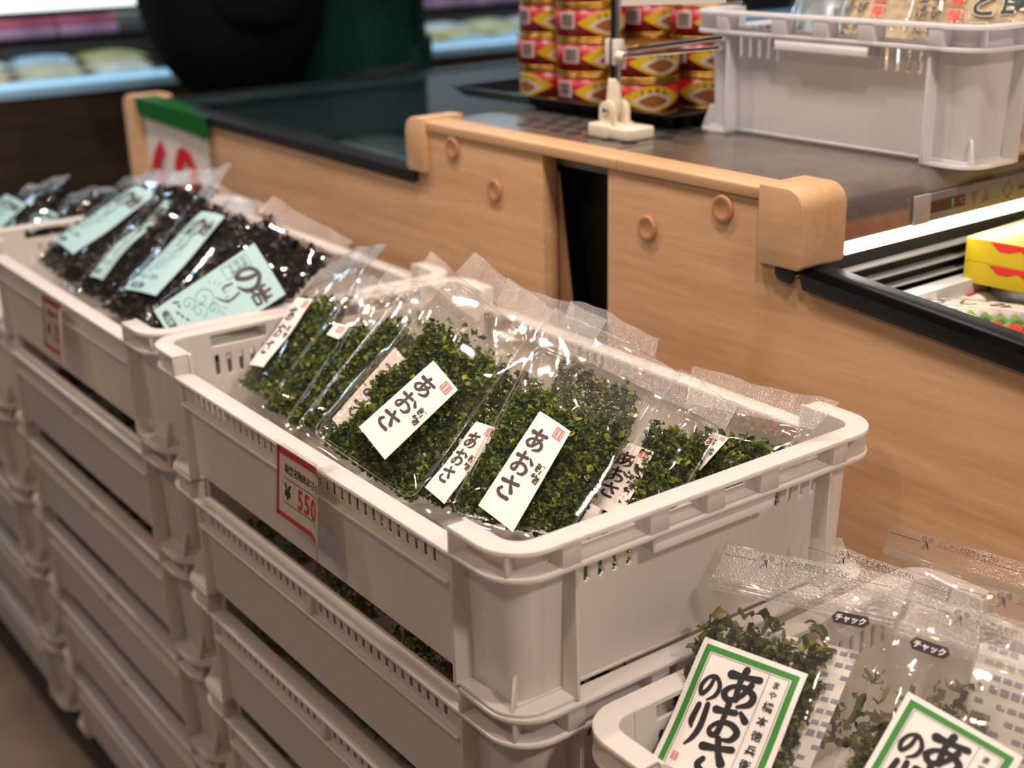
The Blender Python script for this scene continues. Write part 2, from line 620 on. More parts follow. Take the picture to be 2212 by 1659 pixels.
def quad_normal(q):
    TL, TR, BR, BL = [np.array(p, float) for p in q]
    n = np.cross((TR + BR - TL - BL), (TL + TR - BL - BR))
    return n / np.linalg.norm(n)


def label_obj(name, q, w, h, layers, mats, parent=None, bow=0.0, wave=0.0, seed=0, nx=8, ny=20, th=0.0003):
    """printed sheet w x h metres laid on the 3-D corners q; layers = [(shapes, material index)]; slightly bowed"""
    n = quad_normal(q)
    r = np.random.RandomState(seed)
    ph = r.rand(3) * 6.28

    def at(u, v, off):
        p = bil(q, u, v)
        d = bow * (1 - (2 * u - 1) ** 2) + wave * np.sin(v * 7 + ph[0]) * (0.3 + 0.7 * np.abs(2 * u - 1)) + off
        return p + n * d[..., None]
    mb = MB()
    U, V = np.meshgrid(np.linspace(0, 1, nx), np.linspace(0, 1, ny))
    for off in (0.0, -th):
        P = at(U, V, np.full(U.shape, off)).reshape(-1, 3)
        fs = [(j * nx + i, j * nx + i + 1, (j + 1) * nx + i + 1, (j + 1) * nx + i) for j in range(ny - 1) for i in range(nx - 1)]
        if off < 0:
            fs = [f[::-1] for f in fs]
        mb.add(P, fs, 0, True)
    lift = 0.00030
    for shapes, mi in layers:
        for vs, fs in shapes:
            if len(vs) == 0:
                continue
            u = vs[:, 0] / w
            v = vs[:, 1] / h
            mb.add(at(u, v, np.full(u.shape, lift)), fs, mi, True)
        lift += 0.00012
    return mb.obj(name, mats, parent)

# ------------------------------------------------------------------ the stacking crate (L along x, W along y, rim top at z = 0)
CL, CW, CH = 0.600, 0.3707, 0.128
NOTCH, DROP, LIP = 0.0697, 0.0200, 0.0180


def round_path(L, Wd, r, n=8, part='all'):
    """outline points with outward normals, starting at the +x end; corners rounded with radius r"""
    P = []

    def corner(cx, cy, a0):
        for i in range(n + 1):
            a = a0 + (math.pi / 2) * i / n
            P.append(((cx + r * math.cos(a), cy + r * math.sin(a)), (math.cos(a), math.sin(a))))
    hx, hy = L / 2, Wd / 2
    if part == 'end':
        P.append(((hx - NOTCH, -hy), (0, -1)))
        corner(hx - r, -hy + r, -math.pi / 2)
        corner(hx - r, hy - r, 0)
        P.append(((hx - NOTCH, hy), (0, 1)))
    else:
        corner(hx - r, -hy + r, -math.pi / 2)
        corner(hx - r, hy - r, 0)
        corner(-hx + r, hy - r, math.pi / 2)
        corner(-hx + r, -hy + r, math.pi)
    return P


def sweep(mb, path, i0, i1, z0, z1, closed, mirror=False, z0i=None):
    """rectangular section swept along path between insets i0 < i1 and heights z0 < z1"""
    n = len(path)
    vs = []
    for (p, nn) in path:
        for d, z in ((i0, z0), (i0, z1), (i1, z1), (i1, z0 if z0i is None else z0i)):
            x, y = p[0] - nn[0] * d, p[1] - nn[1] * d
            vs.append((-x if mirror else x, y, z))
    fs = []
    for i in range(n if closed else n - 1):
        for k in range(4):
            a, b = i * 4 + k, i * 4 + (k + 1) % 4
            c, d = ((i + 1) % n) * 4 + (k + 1) % 4, ((i + 1) % n) * 4 + k
            fs.append((a, b, c, d))
    if not closed:
        fs += [(0, 1, 2, 3), tuple((n - 1) * 4 + k for k in (3, 2, 1, 0))]
    mb.add(vs, fs, 0, False)


def inset(z):
    return 0.0150 + 0.0055 * (-z / CH)


def panel(mb, ss, zs, hole, fmap, th):
    """wall sheet over grid lines ss x zs with holes; fmap(s, z, depth) -> point"""
    ns, nz = len(ss), len(zs)
    idx = {}

    def vid(i, j, d):
        k = (i, j, d)
        if k not in idx:
            idx[k] = len(loc)
            loc.append(fmap(ss[i], zs[j], th * d))
        return idx[k]
    loc, fs = [], []
    solid = [[not hole((ss[i] + ss[i + 1]) / 2, (zs[j] + zs[j + 1]) / 2) for j in range(nz - 1)] for i in range(ns - 1)]
    for i in range(ns - 1):
        for j in range(nz - 1):
            if not solid[i][j]:
                continue
            fs.append((vid(i, j, 0), vid(i + 1, j, 0), vid(i + 1, j + 1, 0), vid(i, j + 1, 0)))
            fs.append((vid(i, j, 1), vid(i, j + 1, 1), vid(i + 1, j + 1, 1), vid(i + 1, j, 1)))
            for di, dj, a, b in ((-1, 0, (i, j), (i, j + 1)), (1, 0, (i + 1, j + 1), (i + 1, j)), (0, -1, (i + 1, j), (i, j)), (0, 1, (i, j + 1), (i + 1, j + 1))):
                ii, jj = i + di, j + dj
                if 0 <= ii < ns - 1 and 0 <= jj < nz - 1 and solid[ii][jj]:
                    continue
                fs.append((vid(*a, 0), vid(*b, 0), vid(*b, 1), vid(*a, 1)))
    mb.add(loc, fs, 0, False)


def make_crate(label, mat):
    t = thing('stacking_crate', label, 'crate')
    hx, hy = CL / 2, CW / 2
    R = 0.034
    WT = 0.0032
    # rim: lower ring slab all round, raised lip round both ends, end walls of the lip at the notches, corner ribs
    mb = MB()
    sweep(mb, round_path(CL, CW, R), 0.0, LIP, -DROP - 0.0035, -DROP + 0.0003, True)
    for mir in (False, True):
        p = round_path(CL, CW, R, part='end')
        sweep(mb, p, 0.0, LIP, -0.0040, 0.0, False, mir)
        s = -1 if mir else 1
        for sy in (-1, 1):
            xa, xb = s * (hx - NOTCH), s * (hx - NOTCH + 0.004)
            mb.box(min(xa, xb), max(xa, xb), min(sy * hy, sy * (hy - LIP)), max(sy * hy, sy * (hy - LIP)), -DROP, -0.0005)
            a = math.pi / 4
            cx, cy = s * (hx - R), sy * (hy - R)
            for aa, tw in ((math.radians(52), 0.0015),):
                ux, uy = s * math.cos(aa), sy * math.sin(aa)
                px, py = -uy * tw, ux * tw
                o, i_ = R - 0.001, R - 0.017
                vs = [(cx + ux * o + px, cy + uy * o + py), (cx + ux * o - px, cy + uy * o - py), (cx + ux * i_ - px, cy + uy * i_ - py), (cx + ux * i_ + px, cy + uy * i_ + py)]
                mb.prism(vs, 'z', -DROP - 0.001, -0.002)
        for y0, y1 in ((0.045, 0.061), (0.122, 0.140), (0.176, 0.194), (0.230, 0.250), (0.310, 0.326)):
            xa, xb = s * (hx - 0.0008), s * (hx - 0.0165)
            mb.box(min(xa, xb), max(xa, xb), y0 - hy, y1 - hy, -DROP - 0.001, -0.002)
    mb.obj('rim', mat, t, bevel=0.0011, segs=2)
    # end walls with hand holes and drain slots
    slots = [0.0655 + 0.0129 * k for k in range(5)]
    slots = slots + [CW - y for y in slots]
    ys = sorted({0.040, CW - 0.040} | {y + d for y in slots for d in (-0.0026, -0.0014, 0.0014, 0.0026)} | {0.061, 0.122, 0.140, 0.176, 0.194, 0.230, 0.250, 0.310})
    zs = sorted({-CH + 0.0006, -0.047, -0.0455, -0.0265, -0.0255, -DROP, -0.0165, -0.0048, -0.0005, -0.09})

    def hole_end(y, z):
        if -0.0165 < z < -0.0048 and any(a < y < b for a, b in ((.061, .122), (.140, .176), (.194, .230), (.250, .310))):
            return True
        for c in slots:
            if abs(y - c) < 0.0014 and -0.047 < z < -0.0255:
                return True
            if abs(y - c) < 0.0026 and -0.0455 < z < -0.0265:
                return True
        return False
    for s in (1, -1):
        mb = MB()
        panel(mb, ys, zs, hole_end, lambda y, z, d: (s * (hx - inset(z) - d), y - hy, z), WT)
        # grip skirt under the flange
        xa, xb = s * (hx - 0.001), s * (hx - 0.0035)
        mb.box(min(xa, xb), max(xa, xb), 0.125 - hy, 0.246 - hy, -0.0345, -DROP)
        mb.box(min(s * (hx - 0.001), s * (hx - 0.016)), max(s * (hx - 0.001), s * (hx - 0.016)), 0.125 - hy, 0.1275 - hy, -0.0335, -DROP)
        mb.box(min(s * (hx - 0.001), s * (hx - 0.016)), max(s * (hx - 0.001), s * (hx - 0.016)), 0.2435 - hy, 0.246 - hy, -0.0335, -DROP)
        mb.obj('end_wall', mat, t, bevel=0.0006, segs=1)
    # side walls with a comb of narrow slots and a ledge under it
    pit = 0.01185
    cs = [0.0125 + pit * k for k in range(17)]
    cs = [c for c in cs] + [-c for c in cs]
    xs = sorted({-0.2268, 0.2268} | {c + d for c in cs for d in (-0.0023, 0.0023)})
    zs2 = sorted({-CH + 0.0075, -0.0490, -0.0405, -0.0245, -DROP - 0.0005, -0.085})

    def hole_side(x, z):
        return -0.0405 < z < -0.0245 and any(abs(x - c) < 0.0023 for c in cs)
    for s in (1, -1):
        mb = MB()
        panel(mb, xs, zs2, hole_side, lambda x, z, d: (x, s * (hy - (0.0068 if z > -0.045 else 0.0078 + 0.004 * (-z / CH)) - d), z), 0.0017)
        ya, yb = s * (hy - 0.0008), s * (hy - 0.0085)
        mb.box(-hx + 0.074, hx - 0.074, min(ya, yb), max(ya, yb), -0.0475, -0.0445)
        vs = [(s * (hy - 0.0085), -DROP - 0.002), (s * (hy - 0.0035), -DROP - 0.002), (s * (hy - 0.0012), -0.0455), (s * (hy - 0.0085), -0.0455)]
        mb.prism(vs, 'x', -0.0045, 0.0045)
        mb.obj('side_wall', mat, t, bevel=0.0006, segs=1)
    # corner posts: curved wall, ribs, foot flange, gusset
    for sx in (1, -1):
        for sy in (1, -1):
            mb = MB()
            path = []
            rr = R
            path.append(((hx - NOTCH - 0.004, -hy), (0, -1)))
            for i in range(9):
                a = -math.pi / 2 + (math.pi / 2) * i / 8
                path.append(((hx - rr + rr * math.cos(a), -hy + rr + rr * math.sin(a)), (math.cos(a), math.sin(a))))
            path.append(((hx, -hy + 0.0415), (1, 0)))
            n = len(path)
            zz = [-0.0005, -DROP, -0.05, -0.09, -CH + 0.002]
            vs, fs = [], []
            for z in zz:
                for d in (0, WT):
                    for p, nn in path:
                        q = inset(z) + d
                        vs.append((sx * (p[0] - nn[0] * q), -sy * (p[1] - nn[1] * q), z))
            for k in range(len(zz) - 1):
                for d in (0, 1):
                    for i in range(n - 1):
                        a = (k * 2 + d) * n + i
                        b = ((k + 1) * 2 + d) * n + i
                        fs.append((a, a + 1, b + 1, b) if d == 0 else (a, b, b + 1, a + 1))
            for k in (0, len(zz) - 1):
                for i in range(n - 1):
                    a, b = (k * 2) * n + i, (k * 2 + 1) * n + i
                    fs.append((a, b, b + 1, a + 1))
            for i in (0, n - 1):
                for k in range(len(zz) - 1):
                    a, b = (k * 2) * n + i, (k * 2 + 1) * n + i
                    c, d = ((k + 1) * 2 + 1) * n + i, ((k + 1) * 2) * n + i
                    fs.append((a, b, c, d))
            mb.add(vs, fs, 0, True)

            def bx(x0, x1, y0, y1, z0, z1):
                xa, xb = sx * x0, sx * x1
                ya, yb = sy * y0, sy * y1
                mb.box(min(xa, xb), max(xa, xb), min(ya, yb), max(ya, yb), z0, z1)
            # rib on the long side, rib on the end
            bx(hx - NOTCH - 0.0045, hx - NOTCH - 0.001, hy - 0.019, hy - 0.003, -CH + 0.001, -DROP - 0.002)
            bx(hx - 0.019, hx - 0.003, hy - 0.0612, hy - 0.0577, -CH + 0.001, -DROP - 0.002)
            # foot flange
            fp = [((hx - NOTCH - 0.0045, -hy), (0, -1))]
            r2 = R
            for i in range(9):
                a = -math.pi / 2 + (math.pi / 2) * i / 8
                fp.append(((hx - r2 + r2 * math.cos(a), -hy + r2 + r2 * math.sin(a)), (math.cos(a), math.sin(a))))
            fp.append(((hx, -hy + 0.0612), (1, 0)))
            vs = []
            for p, nn in fp:
                for d, z in ((0.0055, -CH), (0.0055, -CH + 0.0032), (0.024, -CH + 0.0032), (0.024, -CH)):
                    vs.append((sx * (p[0] - nn[0] * d), -sy * (p[1] - nn[1] * d), z))
            m_ = len(fp)
            fs = []
            for i in range(m_ - 1):
                for k in range(4):
                    fs.append((i * 4 + k, i * 4 + (k + 1) % 4, (i + 1) * 4 + (k + 1) % 4, (i + 1) * 4 + k))
            fs += [(0, 1, 2, 3), tuple((m_ - 1) * 4 + k for k in (3, 2, 1, 0))]
            mb.add(vs, fs, 0, False)
            # gusset at the corner
            ux, uy = math.cos(math.radians(52)), math.sin(math.radians(52))
            cx, cy = hx - R, hy - R
            tw = 0.0013
            tri = [(R - 0.006, -CH + 0.003), (R - 0.022, -CH + 0.003), (R - 0.019, -CH + 0.026), (R - 0.0145, -CH + 0.026)]
            vs = []
            for e in (tw, -tw):
                for rr2, z in tri:
                    vs.append((sx * (cx + ux * rr2 - uy * e), sy * (cy + uy * rr2 + ux * e), z))
            mb.add(vs, [(0, 1, 2, 3), (7, 6, 5, 4), (0, 4, 5, 1), (1, 5, 6, 2), (2, 6, 7, 3), (3, 7, 4, 0)], 0)
            mb.obj('corner_post', mat, t, bevel=0.0006, segs=1)
    # floor
    mb = MB()
    e = 0.019
    mb.box(-hx + e, hx - e, -hy + e, hy - e, -CH + 0.0022, -CH + 0.0052)
    mb.obj('base', mat, t, bevel=0.0008, segs=1)
    return t


CRATE_YAW = -0.01005


def crate_place(o, near_corner, extra=0.0):
    """near_corner = the rim corner at (+x, -y), in the place's frame"""
    a = CRATE_YAW + extra
    o.rotation_euler = (0, 0, a)
    c = Matrix.Rotation(a, 3, 'Z') @ Vector((-CL / 2, CW / 2, 0))
    o.location = Vector(near_corner) + c
    return o


ORD = ['topmost', 'second', 'third', 'fourth', 'fifth', 'sixth']
crate0 = make_crate('white stacking crate full of green laver bags, topmost of the middle stack', M['crate'])
tag(crate0, group='white stacking crates in the middle stack')
stacks = [('middle', 'the green laver stack', (0.0, 0.0, 0.0), -0.0009, 0.0040, 6),
          ('left', 'the black laver stack', (-0.602, 0.010, 0.0), -0.0009, 0.0045, 6),
          ('far', 'the farthest stack', (-1.206, 0.016, -CH), -0.0009, 0.0045, 5)]
CRATE_POS = {}
first = True
for sname, sdesc, p0, dx, dy, n in stacks:
    for k in range(n):
        o = crate0 if first else copy_tree(crate0)
        first = False
        pos = (p0[0] + dx * k, p0[1] + dy * k, p0[2] - CH * k)
        crate_place(o, pos)
        CRATE_POS[(sname, k)] = pos
        o['group'] = 'white stacking crates in the ' + sname + ' stack'
        if sname == 'middle' and k == 0:
            o['label'] = 'white stacking crate holding the green laver bags, price tag 550 on its rail'
        elif sname == 'left' and k == 0:
            o['label'] = 'white stacking crate holding black laver bags with teal labels, red price tag hanging on it'
        elif sname == 'far' and k == 0:
            o['label'] = 'white stacking crate at the far end holding the last black laver bags'
        else:
            o['label'] = '%s white stacking crate from the top of %s' % (ORD[k], sdesc)
# the next stack in the row, one crate lower, at the near end
for k in range(5):
    o = copy_tree(crate0)
    pos = (0.0105 + CL, 0.036 + 0.004 * k, -CH * (k + 1))
    crate_place(o, pos)
    CRATE_POS[('near', k)] = pos
    o['group'] = 'white stacking crates under the green framed bags'
    o['label'] = 'white stacking crate holding the bags with green framed labels' if k == 0 else '%s white crate down under the bags with green framed labels' % ORD[k]

# ------------------------------------------------------------------ the room
FZ = -0.82
mb = MB()
mb.box(-6, 4, -4, 6, FZ - 0.05, FZ)
tag(mb.obj('floor', plain('floor_stone', (0.16, 0.115, 0.085), 0.35, var=0.25, vscale=6)), kind='structure')
mb = MB()
mb.box(-6, 4, -4, 6, 2.0, 2.05)
tag(mb.obj('ceiling', plain('ceiling_paint', (0.35, 0.30, 0.26), 0.8)), kind='structure')
mb = MB()
mb.box(-4.6, -4.5, -4, 6, FZ, 2.0)
tag(mb.obj('wall_far', plain('dark_wall', (0.10, 0.08, 0.07), 0.7)), kind='structure')

# low black pallet under the crates
t = thing('display_pallet', 'low black pallet on the floor under the crate stacks', 'pallet', (0, 0, 0))
mb = MB()
mb.box(-1.82, 0.64, 0.045, 0.405, FZ + 0.02, -CH * 6 - 0.0005)
mb.obj('deck', M['black_matte'], t, bevel=0.003)
for x in (-1.75, -1.0, -0.3, 0.45):
    mb = MB()
    mb.box(x, x + 0.09, 0.07, 0.38, FZ, FZ + 0.02)
    mb.obj('foot', M['black_matte'], t)

# ------------------------------------------------------------------ the freezer island (wood ends at y = 0.41)
Y0 = 0.41


def disc_cap(parent, x, z):
    mb = MB()
    r = 0.0125
    prof = [(r, 0.0), (r, 0.0022), (r - 0.0008, 0.0032), (r - 0.0040, 0.0036), (r - 0.0046, 0.0030), (0.0003, 0.0029)]
    mb.lathe(prof, n=36)
    o = mb.obj('screw_cap', M['cap'], parent)
    o.rotation_euler = (math.pi / 2, 0, 0)
    o.location = (x, Y0, z)
    return o


# left case, covered by a glass lid
t = thing('freezer_case', 'wood panelled freezer case with a glass lid, left of the steel counter', 'freezer', (-1.1, Y0, FZ))
off = Vector((1.1, -Y0, -FZ))
mb = MB()
prof = [(-1.625, FZ), (-0.4795, FZ), (-0.4795, 0.1465), (-0.728, 0.1465), (-0.728, 0.080), (-1.625, 0.088)]
mb.prism(prof, 'y', Y0, Y0 + 0.02)
mb.obj('end_panel', M['wood'], t, off, bevel=0.001)
mb = MB()
mb.prism([(-1.635, FZ), (-1.560, FZ), (-1.560, 0.098), (-1.566, 0.1045), (-1.615, 0.1045), (-1.630, 0.098), (-1.635, 0.088)], 'y', Y0 - 0.006, Y0 + 0.055)
mb.obj('corner_post', M['wood_cap'], t, off, bevel=0.002)
mb = MB()
mb.prism([(-1.56, 0.0905), (-0.7185, 0.0830), (-0.7185, 0.0955), (-1.56, 0.1040)], 'y', Y0 - 0.005, Y0 + 0.030)
mb.obj('trim_band', M['black'], t, off, bevel=0.0015)
mb = MB()
mb.prism([(-1.50, 0.096), (-0.70, 0.096), (-0.70, 0.100), (-1.50, 0.100)], 'y', Y0 + 0.03, 2.2)
mb.obj('glass_lid', film_mat('lid_glass', haze=0.0, rough=0.04, tint=(0.78, 0.84, 0.86), bump=0.0, refl=0.55), t, off)
mb = MB()
mb.prism([(-1.545, 0.080), (-1.500, 0.080), (-1.500, 0.098), (-1.506, 0.1035), (-1.538, 0.1035), (-1.545, 0.098)], 'y', Y0 + 0.03, 2.2)
mb.obj('side_rail', plain('black_gloss_rail', (0.010, 0.016, 0.020), 0.18), t, off, bevel=0.002)
mb = MB()
for b in ((-1.545, -0.73, 0.43, 2.2, -0.30, -0.28), (-1.545, -1.50, 0.43, 2.2, -0.28, 0.08), (-0.74, -0.72, 0.43, 2.2, -0.28, 0.12), (-1.50, -0.74, 0.43, 0.45, -0.28, 0.08), (-1.50, -0.74, 2.18, 2.2, -0.28, 0.08)):
    mb.box(*b)
mb.obj('tub', plain('tub_lining', (0.07, 0.085, 0.09), 0.5), t, off)
mb = MB()
mb.box(-1.545, -0.72, Y0 + 0.02, 2.2, FZ, -0.30)
mb.obj('body', M['dark_wood'], t, off)
disc_cap(t, -0.6435 + off.x, 0.1327 + off.z).location.y = 0
disc_cap(t, -0.5643 + off.x, 0.0955 + off.z).location.y = 0

# right case, open top
t = thing('freezer_case', 'wood panelled open freezer case with a black rim, right of the steel counter', 'freezer', (0.2, Y0, FZ))
off = Vector((-0.2, -Y0, -FZ))
mb = MB()
mb.prism([(-0.3760, FZ), (1.10, FZ), (1.10, -0.020), (0.32, 0.046), (-0.118, 0.082), (-0.150, 0.088), (-0.150, 0.1465), (-0.3760, 0.1465)], 'y', Y0, Y0 + 0.02)
mb.obj('end_panel', M['wood'], t, off, bevel=0.001)
sl = (0.0716 - 0.0899) / (0.0892 + 0.1227)


def bar(x):
    return 0.0900 + sl * (x + 0.1227)


mb = MB()
xa, xb = -0.1240, 1.10
mb.prism([(xa, bar(xa)), (xb, bar(xb)), (xb, bar(xb) - 0.0135), (xa + 0.005, bar(xa) - 0.0135)], 'y', Y0 - 0.0045, Y0 - 0.002)
vs = [(x, y, z) for (y, z) in ((Y0 - 0.0045, 0.0), (Y0 + 0.034, 0.0008), (Y0 + 0.036, -0.010), (Y0 + 0.030, -0.003), (Y0 - 0.002, -0.002)) for x in (xa, xb)]
vs = [(x, y, z + bar(x)) for x, y, z in vs]
mb.add(vs, [(0, 1, 3, 2), (2, 3, 5, 4), (4, 5, 7, 6), (6, 7, 9, 8), (8, 9, 1, 0), (0, 2, 4, 6, 8), (1, 9, 7, 5, 3)])
# short level piece beyond the folded notch
mb.prism([(-0.1505, 0.0935), (-0.1275, 0.0905), (-0.1335, 0.0788), (-0.1470, 0.0805), (-0.1505, 0.0850)], 'y', Y0 - 0.0045, Y0 - 0.0015)
mb.obj('rim_flange', M['black'], t, off, bevel=0.0008)
mb = MB()
for b in ((-0.10, 1.10, 0.43, 2.2, -0.30, -0.28), (1.08, 1.10, 0.43, 2.2, -0.28, -0.03), (-0.118, -0.10, 0.43, 2.2, -0.30, 0.050), (-0.10, 1.08, 2.18, 2.2, -0.28, 0.03)):
    mb.box(*b)
mb.obj('tub', plain('white_tub_lining', (0.75, 0.76, 0.74), 0.35), t, off)
mb = MB()
mb.box(-0.11, 1.10, Y0 + 0.02, 2.2, FZ, -0.30)
mb.obj('body', M['dark_wood'], t, off)
mb = MB()
for k, z in enumerate((0.056, 0.068, 0.081)):
    mb.box(-0.126 - 0.0015 * k, -0.1165, 0.45, 2.2, z, z + 0.0014)
mb.obj('air_grille', plain('grille_metal', (0.42, 0.42, 0.40), 0.4), t, off)
mb = MB()
mb.box(-0.160, -0.128, 0.43, 2.2, 0.02, 0.096)
mb.obj('grille_back', M['black_matte'], t, off)
disc_cap(t, -0.3167 + off.x, 0.0959 + off.z).location.y = 0
disc_cap(t, -0.2181 + off.x, 0.1306 + off.z).location.y = 0

# the steel counter bridging both
t = thing('steel_counter', 'stainless steel counter with oak edging bridging the two freezer cases', 'counter', (-0.42, Y0, FZ))
off = Vector((0.42, -Y0, -FZ))
ZT = 0.1525
r = 0.030
pf = [(-0.72, ZT - 0.02), (-0.72, ZT)]
for i in range(9):
    a = math.pi / 2 - (math.pi / 2) * i / 8
    pf.append((-0.1232 - r + r * math.cos(a), ZT - r + r * math.sin(a)))
pf += [(-0.1232, 0.1085), (-0.127, 0.1085), (-0.150, ZT - 0.02)]
mb = MB()
n = len(pf)
vs = [(p[0], y, p[1]) for y in (Y0 + 0.022, 2.2) for p in pf]
mb.add(vs, [(i, (i + 1) % n, n + (i + 1) % n, n + i) for i in range(n)], 0, True)
mb.add(vs, [tuple(range(n))[::-1], tuple(range(n, 2 * n))])
o = mb.obj('top', M['steel'], t, off)
o.data.set_sharp_from_angle(angle=math.radians(35))
# perforated insert with its seams
mb = MB()
mb.box(-0.700, -0.4185, Y0 + 0.045, 1.15, ZT, ZT + 0.0008)
mb.obj('perforated_plate', M['steel'], t, off)
mb = MB()
for i in range(7):
    for j in range(9):
        x = -0.434 - 0.0300 * i - (0.0150 if j % 2 else 0)
        y = 0.490 + 0.0260 * j
        mb.lathe([(0.0093, 0.0), (0.0093, 0.0004)], (x, y, ZT + 0.0007), n=18, smooth=False)
mb.obj('perforation', M['black_matte'], t, off)
# oak caps along the edge, corner blocks
for name_, a, b in (('edge_cap', -0.6955, -0.3612), ('edge_cap', -0.3600, -0.1720)):
    mb = MB()
    mb.prism([(Y0 - 0.0025, 0.1462), (Y0 - 0.0025, 0.1555), (Y0 - 0.0005, 0.1578), (Y0 + 0.030, 0.1578), (Y0 + 0.033, 0.1555), (Y0 + 0.033, 0.1465)], 'x', a, b)
    mb.obj(name_, M['wood_cap'], t, off, bevel=0.0008)
for a, b, zl, flip in ((-0.7350, -0.6960, 0.0968, True), (-0.1716, -0.1220, 0.0915, False)):
    mb = MB()
    rr = 0.018
    pts = []
    if flip:
        pts = [(b, zl), (b, 0.1605)] + [(a + rr - rr * math.sin(q), 0.1605 - rr + rr * math.cos(q)) for q in [math.pi / 2 * k / 6 for k in range(7)]] + [(a, zl + 0.004), (a + 0.004, zl)]
    else:
        pts = [(a, zl), (b - 0.003, zl), (b, zl + 0.003)] + [(b - rr + rr * math.cos(q), 0.1605 - rr + rr * math.sin(q)) for q in [math.pi / 2 * k / 6 for k in range(7)]] + [(a, 0.1605)]
    mb.prism(pts, 'y', Y0 - 0.006, Y0 + 0.052)
    mb.obj('corner_block', M['wood_cap'], t, off, bevel=0.0015)
# light strip under the right edge
mb = MB()
mb.box(-0.1265, -0.1222, 0.464, 2.2, 0.0965, 0.1080)
mb.obj('light_strip', plain('lit_strip', (0.9, 0.9, 0.85), 0.4, emit=(1.0, 0.98, 0.86), estr=2.4), t, off)
# controller on the steel face
mb = MB()
mb.box(-0.124, -0.1205, 0.556, 1.10, 0.1085, 0.1345)
pn = mb.obj('control_panel', plain('grey_panel_plastic', (0.17, 0.155, 0.15), 0.4), t, off, bevel=0.0012)
mb = MB()
mb.box(-0.1230, -0.1200, 0.5545, 0.578, 0.1080, 0.1352)
mb.obj('end_cover', plain('pale_grey_plastic', (0.34, 0.31, 0.29), 0.4), pn, bevel=0.001)
mb = MB()
mb.box(-0.1206, -0.1202, 0.574, 0.630, 0.1165, 0.1275)
mb.obj('display', plain('dark_display', (0.025, 0.022, 0.022), 0.2), pn)


def yz_shapes(name, shapes, x, mat, parent, oy=0.0, oz=0.0):
    """2-D shapes standing in the y-z plane, facing +x"""
    mb = MB()
    for vs, fs in shapes:
        if len(vs):
            mb.add([(x, oy + p[0], oz + p[1]) for p in vs], fs)
    return mb.obj(name, mat, parent)


yz_shapes('digit', [put('5', 0.611, 0.1218, 0.011)], -0.1201, plain('green_led', (0.02, 0.1, 0.02), 0.5, emit=(0.05, 0.8, 0.1), estr=0.35), pn)
yz_shapes('degree_sign', [put('℃', 0.6245, 0.1222, 0.0065)], -0.1201, M['print'], pn)
tri = lambda cy, s: (np.array([(cy - .006, .1215 + s * .006), (cy + .006, .1215 + s * .006), (cy, .1215 - s * .007)]), [(0, 1, 2)])
btn = plain('button_grey', (0.10, 0.09, 0.09), 0.4)
for k, shp in enumerate(([tri(.645, 1)], [tri(.663, -1)], frame2(.674, .685, .1145, .1285, .0008), [put('◇', .699, .1215, .020)])):
    yz_shapes('button', shp, -0.1202, plain('green_button_line', (0.08, 0.35, 0.10), 0.4) if k == 2 else btn, pn)
yz_shapes('maker_mark', [put('GALILEI', 0.728, 0.1215, 0.0075, 0.01)], -0.1202, M['black_ink'], pn)

# dark inside of the gap between the two wood ends
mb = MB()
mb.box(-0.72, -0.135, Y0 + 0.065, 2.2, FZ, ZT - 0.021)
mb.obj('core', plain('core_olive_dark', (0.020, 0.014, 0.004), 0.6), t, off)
mb = MB()
mb.add([(-0.4795, Y0 + 0.021, 0.125), (-0.4795, Y0 + 0.021, -0.4), (-0.415, Y0 + 0.034, -0.4), (-0.4785, Y0 + 0.022, 0.125)], [(0, 1, 2, 3)])
mb.obj('gap_edge_reflection', plain('edge_reflection_brown', (0.33, 0.18, 0.085), 0.6), t, off)  # left panel's side edge, its reflection in the gap put into the colour
mb = MB()
mb.tube([(-0.425, Y0 + 0.060, 0.145), (-0.405, Y0 + 0.060, 0.06), (-0.392, Y0 + 0.060, -0.03)], 0.0016, 6)
mb.obj('gap_cable', plain('brown_cable', (0.20, 0.11, 0.015), 0.6), t, off)

# ------------------------------------------------------------------ sign paper taped to the left wood end
t = thing('price_sheet', 'white price sheet with red figures taped with green tape to the far wood end', 'sign', (-1.43, Y0 - 0.002, 0))
mb = MB()
xs = [-1.557 + 0.25 * k / 8 + 0.0 for k in range(9)]
for k in range(8):
    y = lambda q: Y0 - 0.0022 - 0.004 * math.sin(q * 3.1)
    mb.add([(xs[k] + 1.43, y(k / 8) - Y0 + 0.002, -0.16), (xs[k + 1] + 1.43, y((k + 1) / 8) - Y0 + 0.002, -0.16), (xs[k + 1] + 1.43, y((k + 1) / 8) - Y0 + 0.002, 0.082), (xs[k] + 1.43, y(k / 8) - Y0 + 0.002, 0.088)], [(0, 1, 2, 3)], 0, True)
for ch, cx in (('6', -1.495), ('0', -1.392)):
    vs, fs = put(ch, cx + 1.43, -0.018, 0.160, 0.03, sx=1.15)
    mb.add([(p[0], -0.0062, p[1]) for p in vs], fs, 1)
mb.obj('sheet', [M['card'], M['tag_red']], t)
mb = MB()
pts = [(-1.562, 0.1045), (-1.29, 0.0985), (-1.284, 0.074), (-1.292, 0.0655), (-1.33, 0.0705), (-1.556, 0.078)]
mb.prism([(p[0] + 1.43, p[1]) for p in pts], 'y', -0.0115, -0.0098)
mb.prism([(-1.562 + 1.43, 0.1035), (-1.29 + 1.43, 0.0985), (-1.29 + 1.43, 0.1005), (-1.562 + 1.43, 0.1055)], 'y', -0.0115, 0.026)
mb.obj('tape', plain('green_tape', (0.004, 0.115, 0.012), 0.3), t)

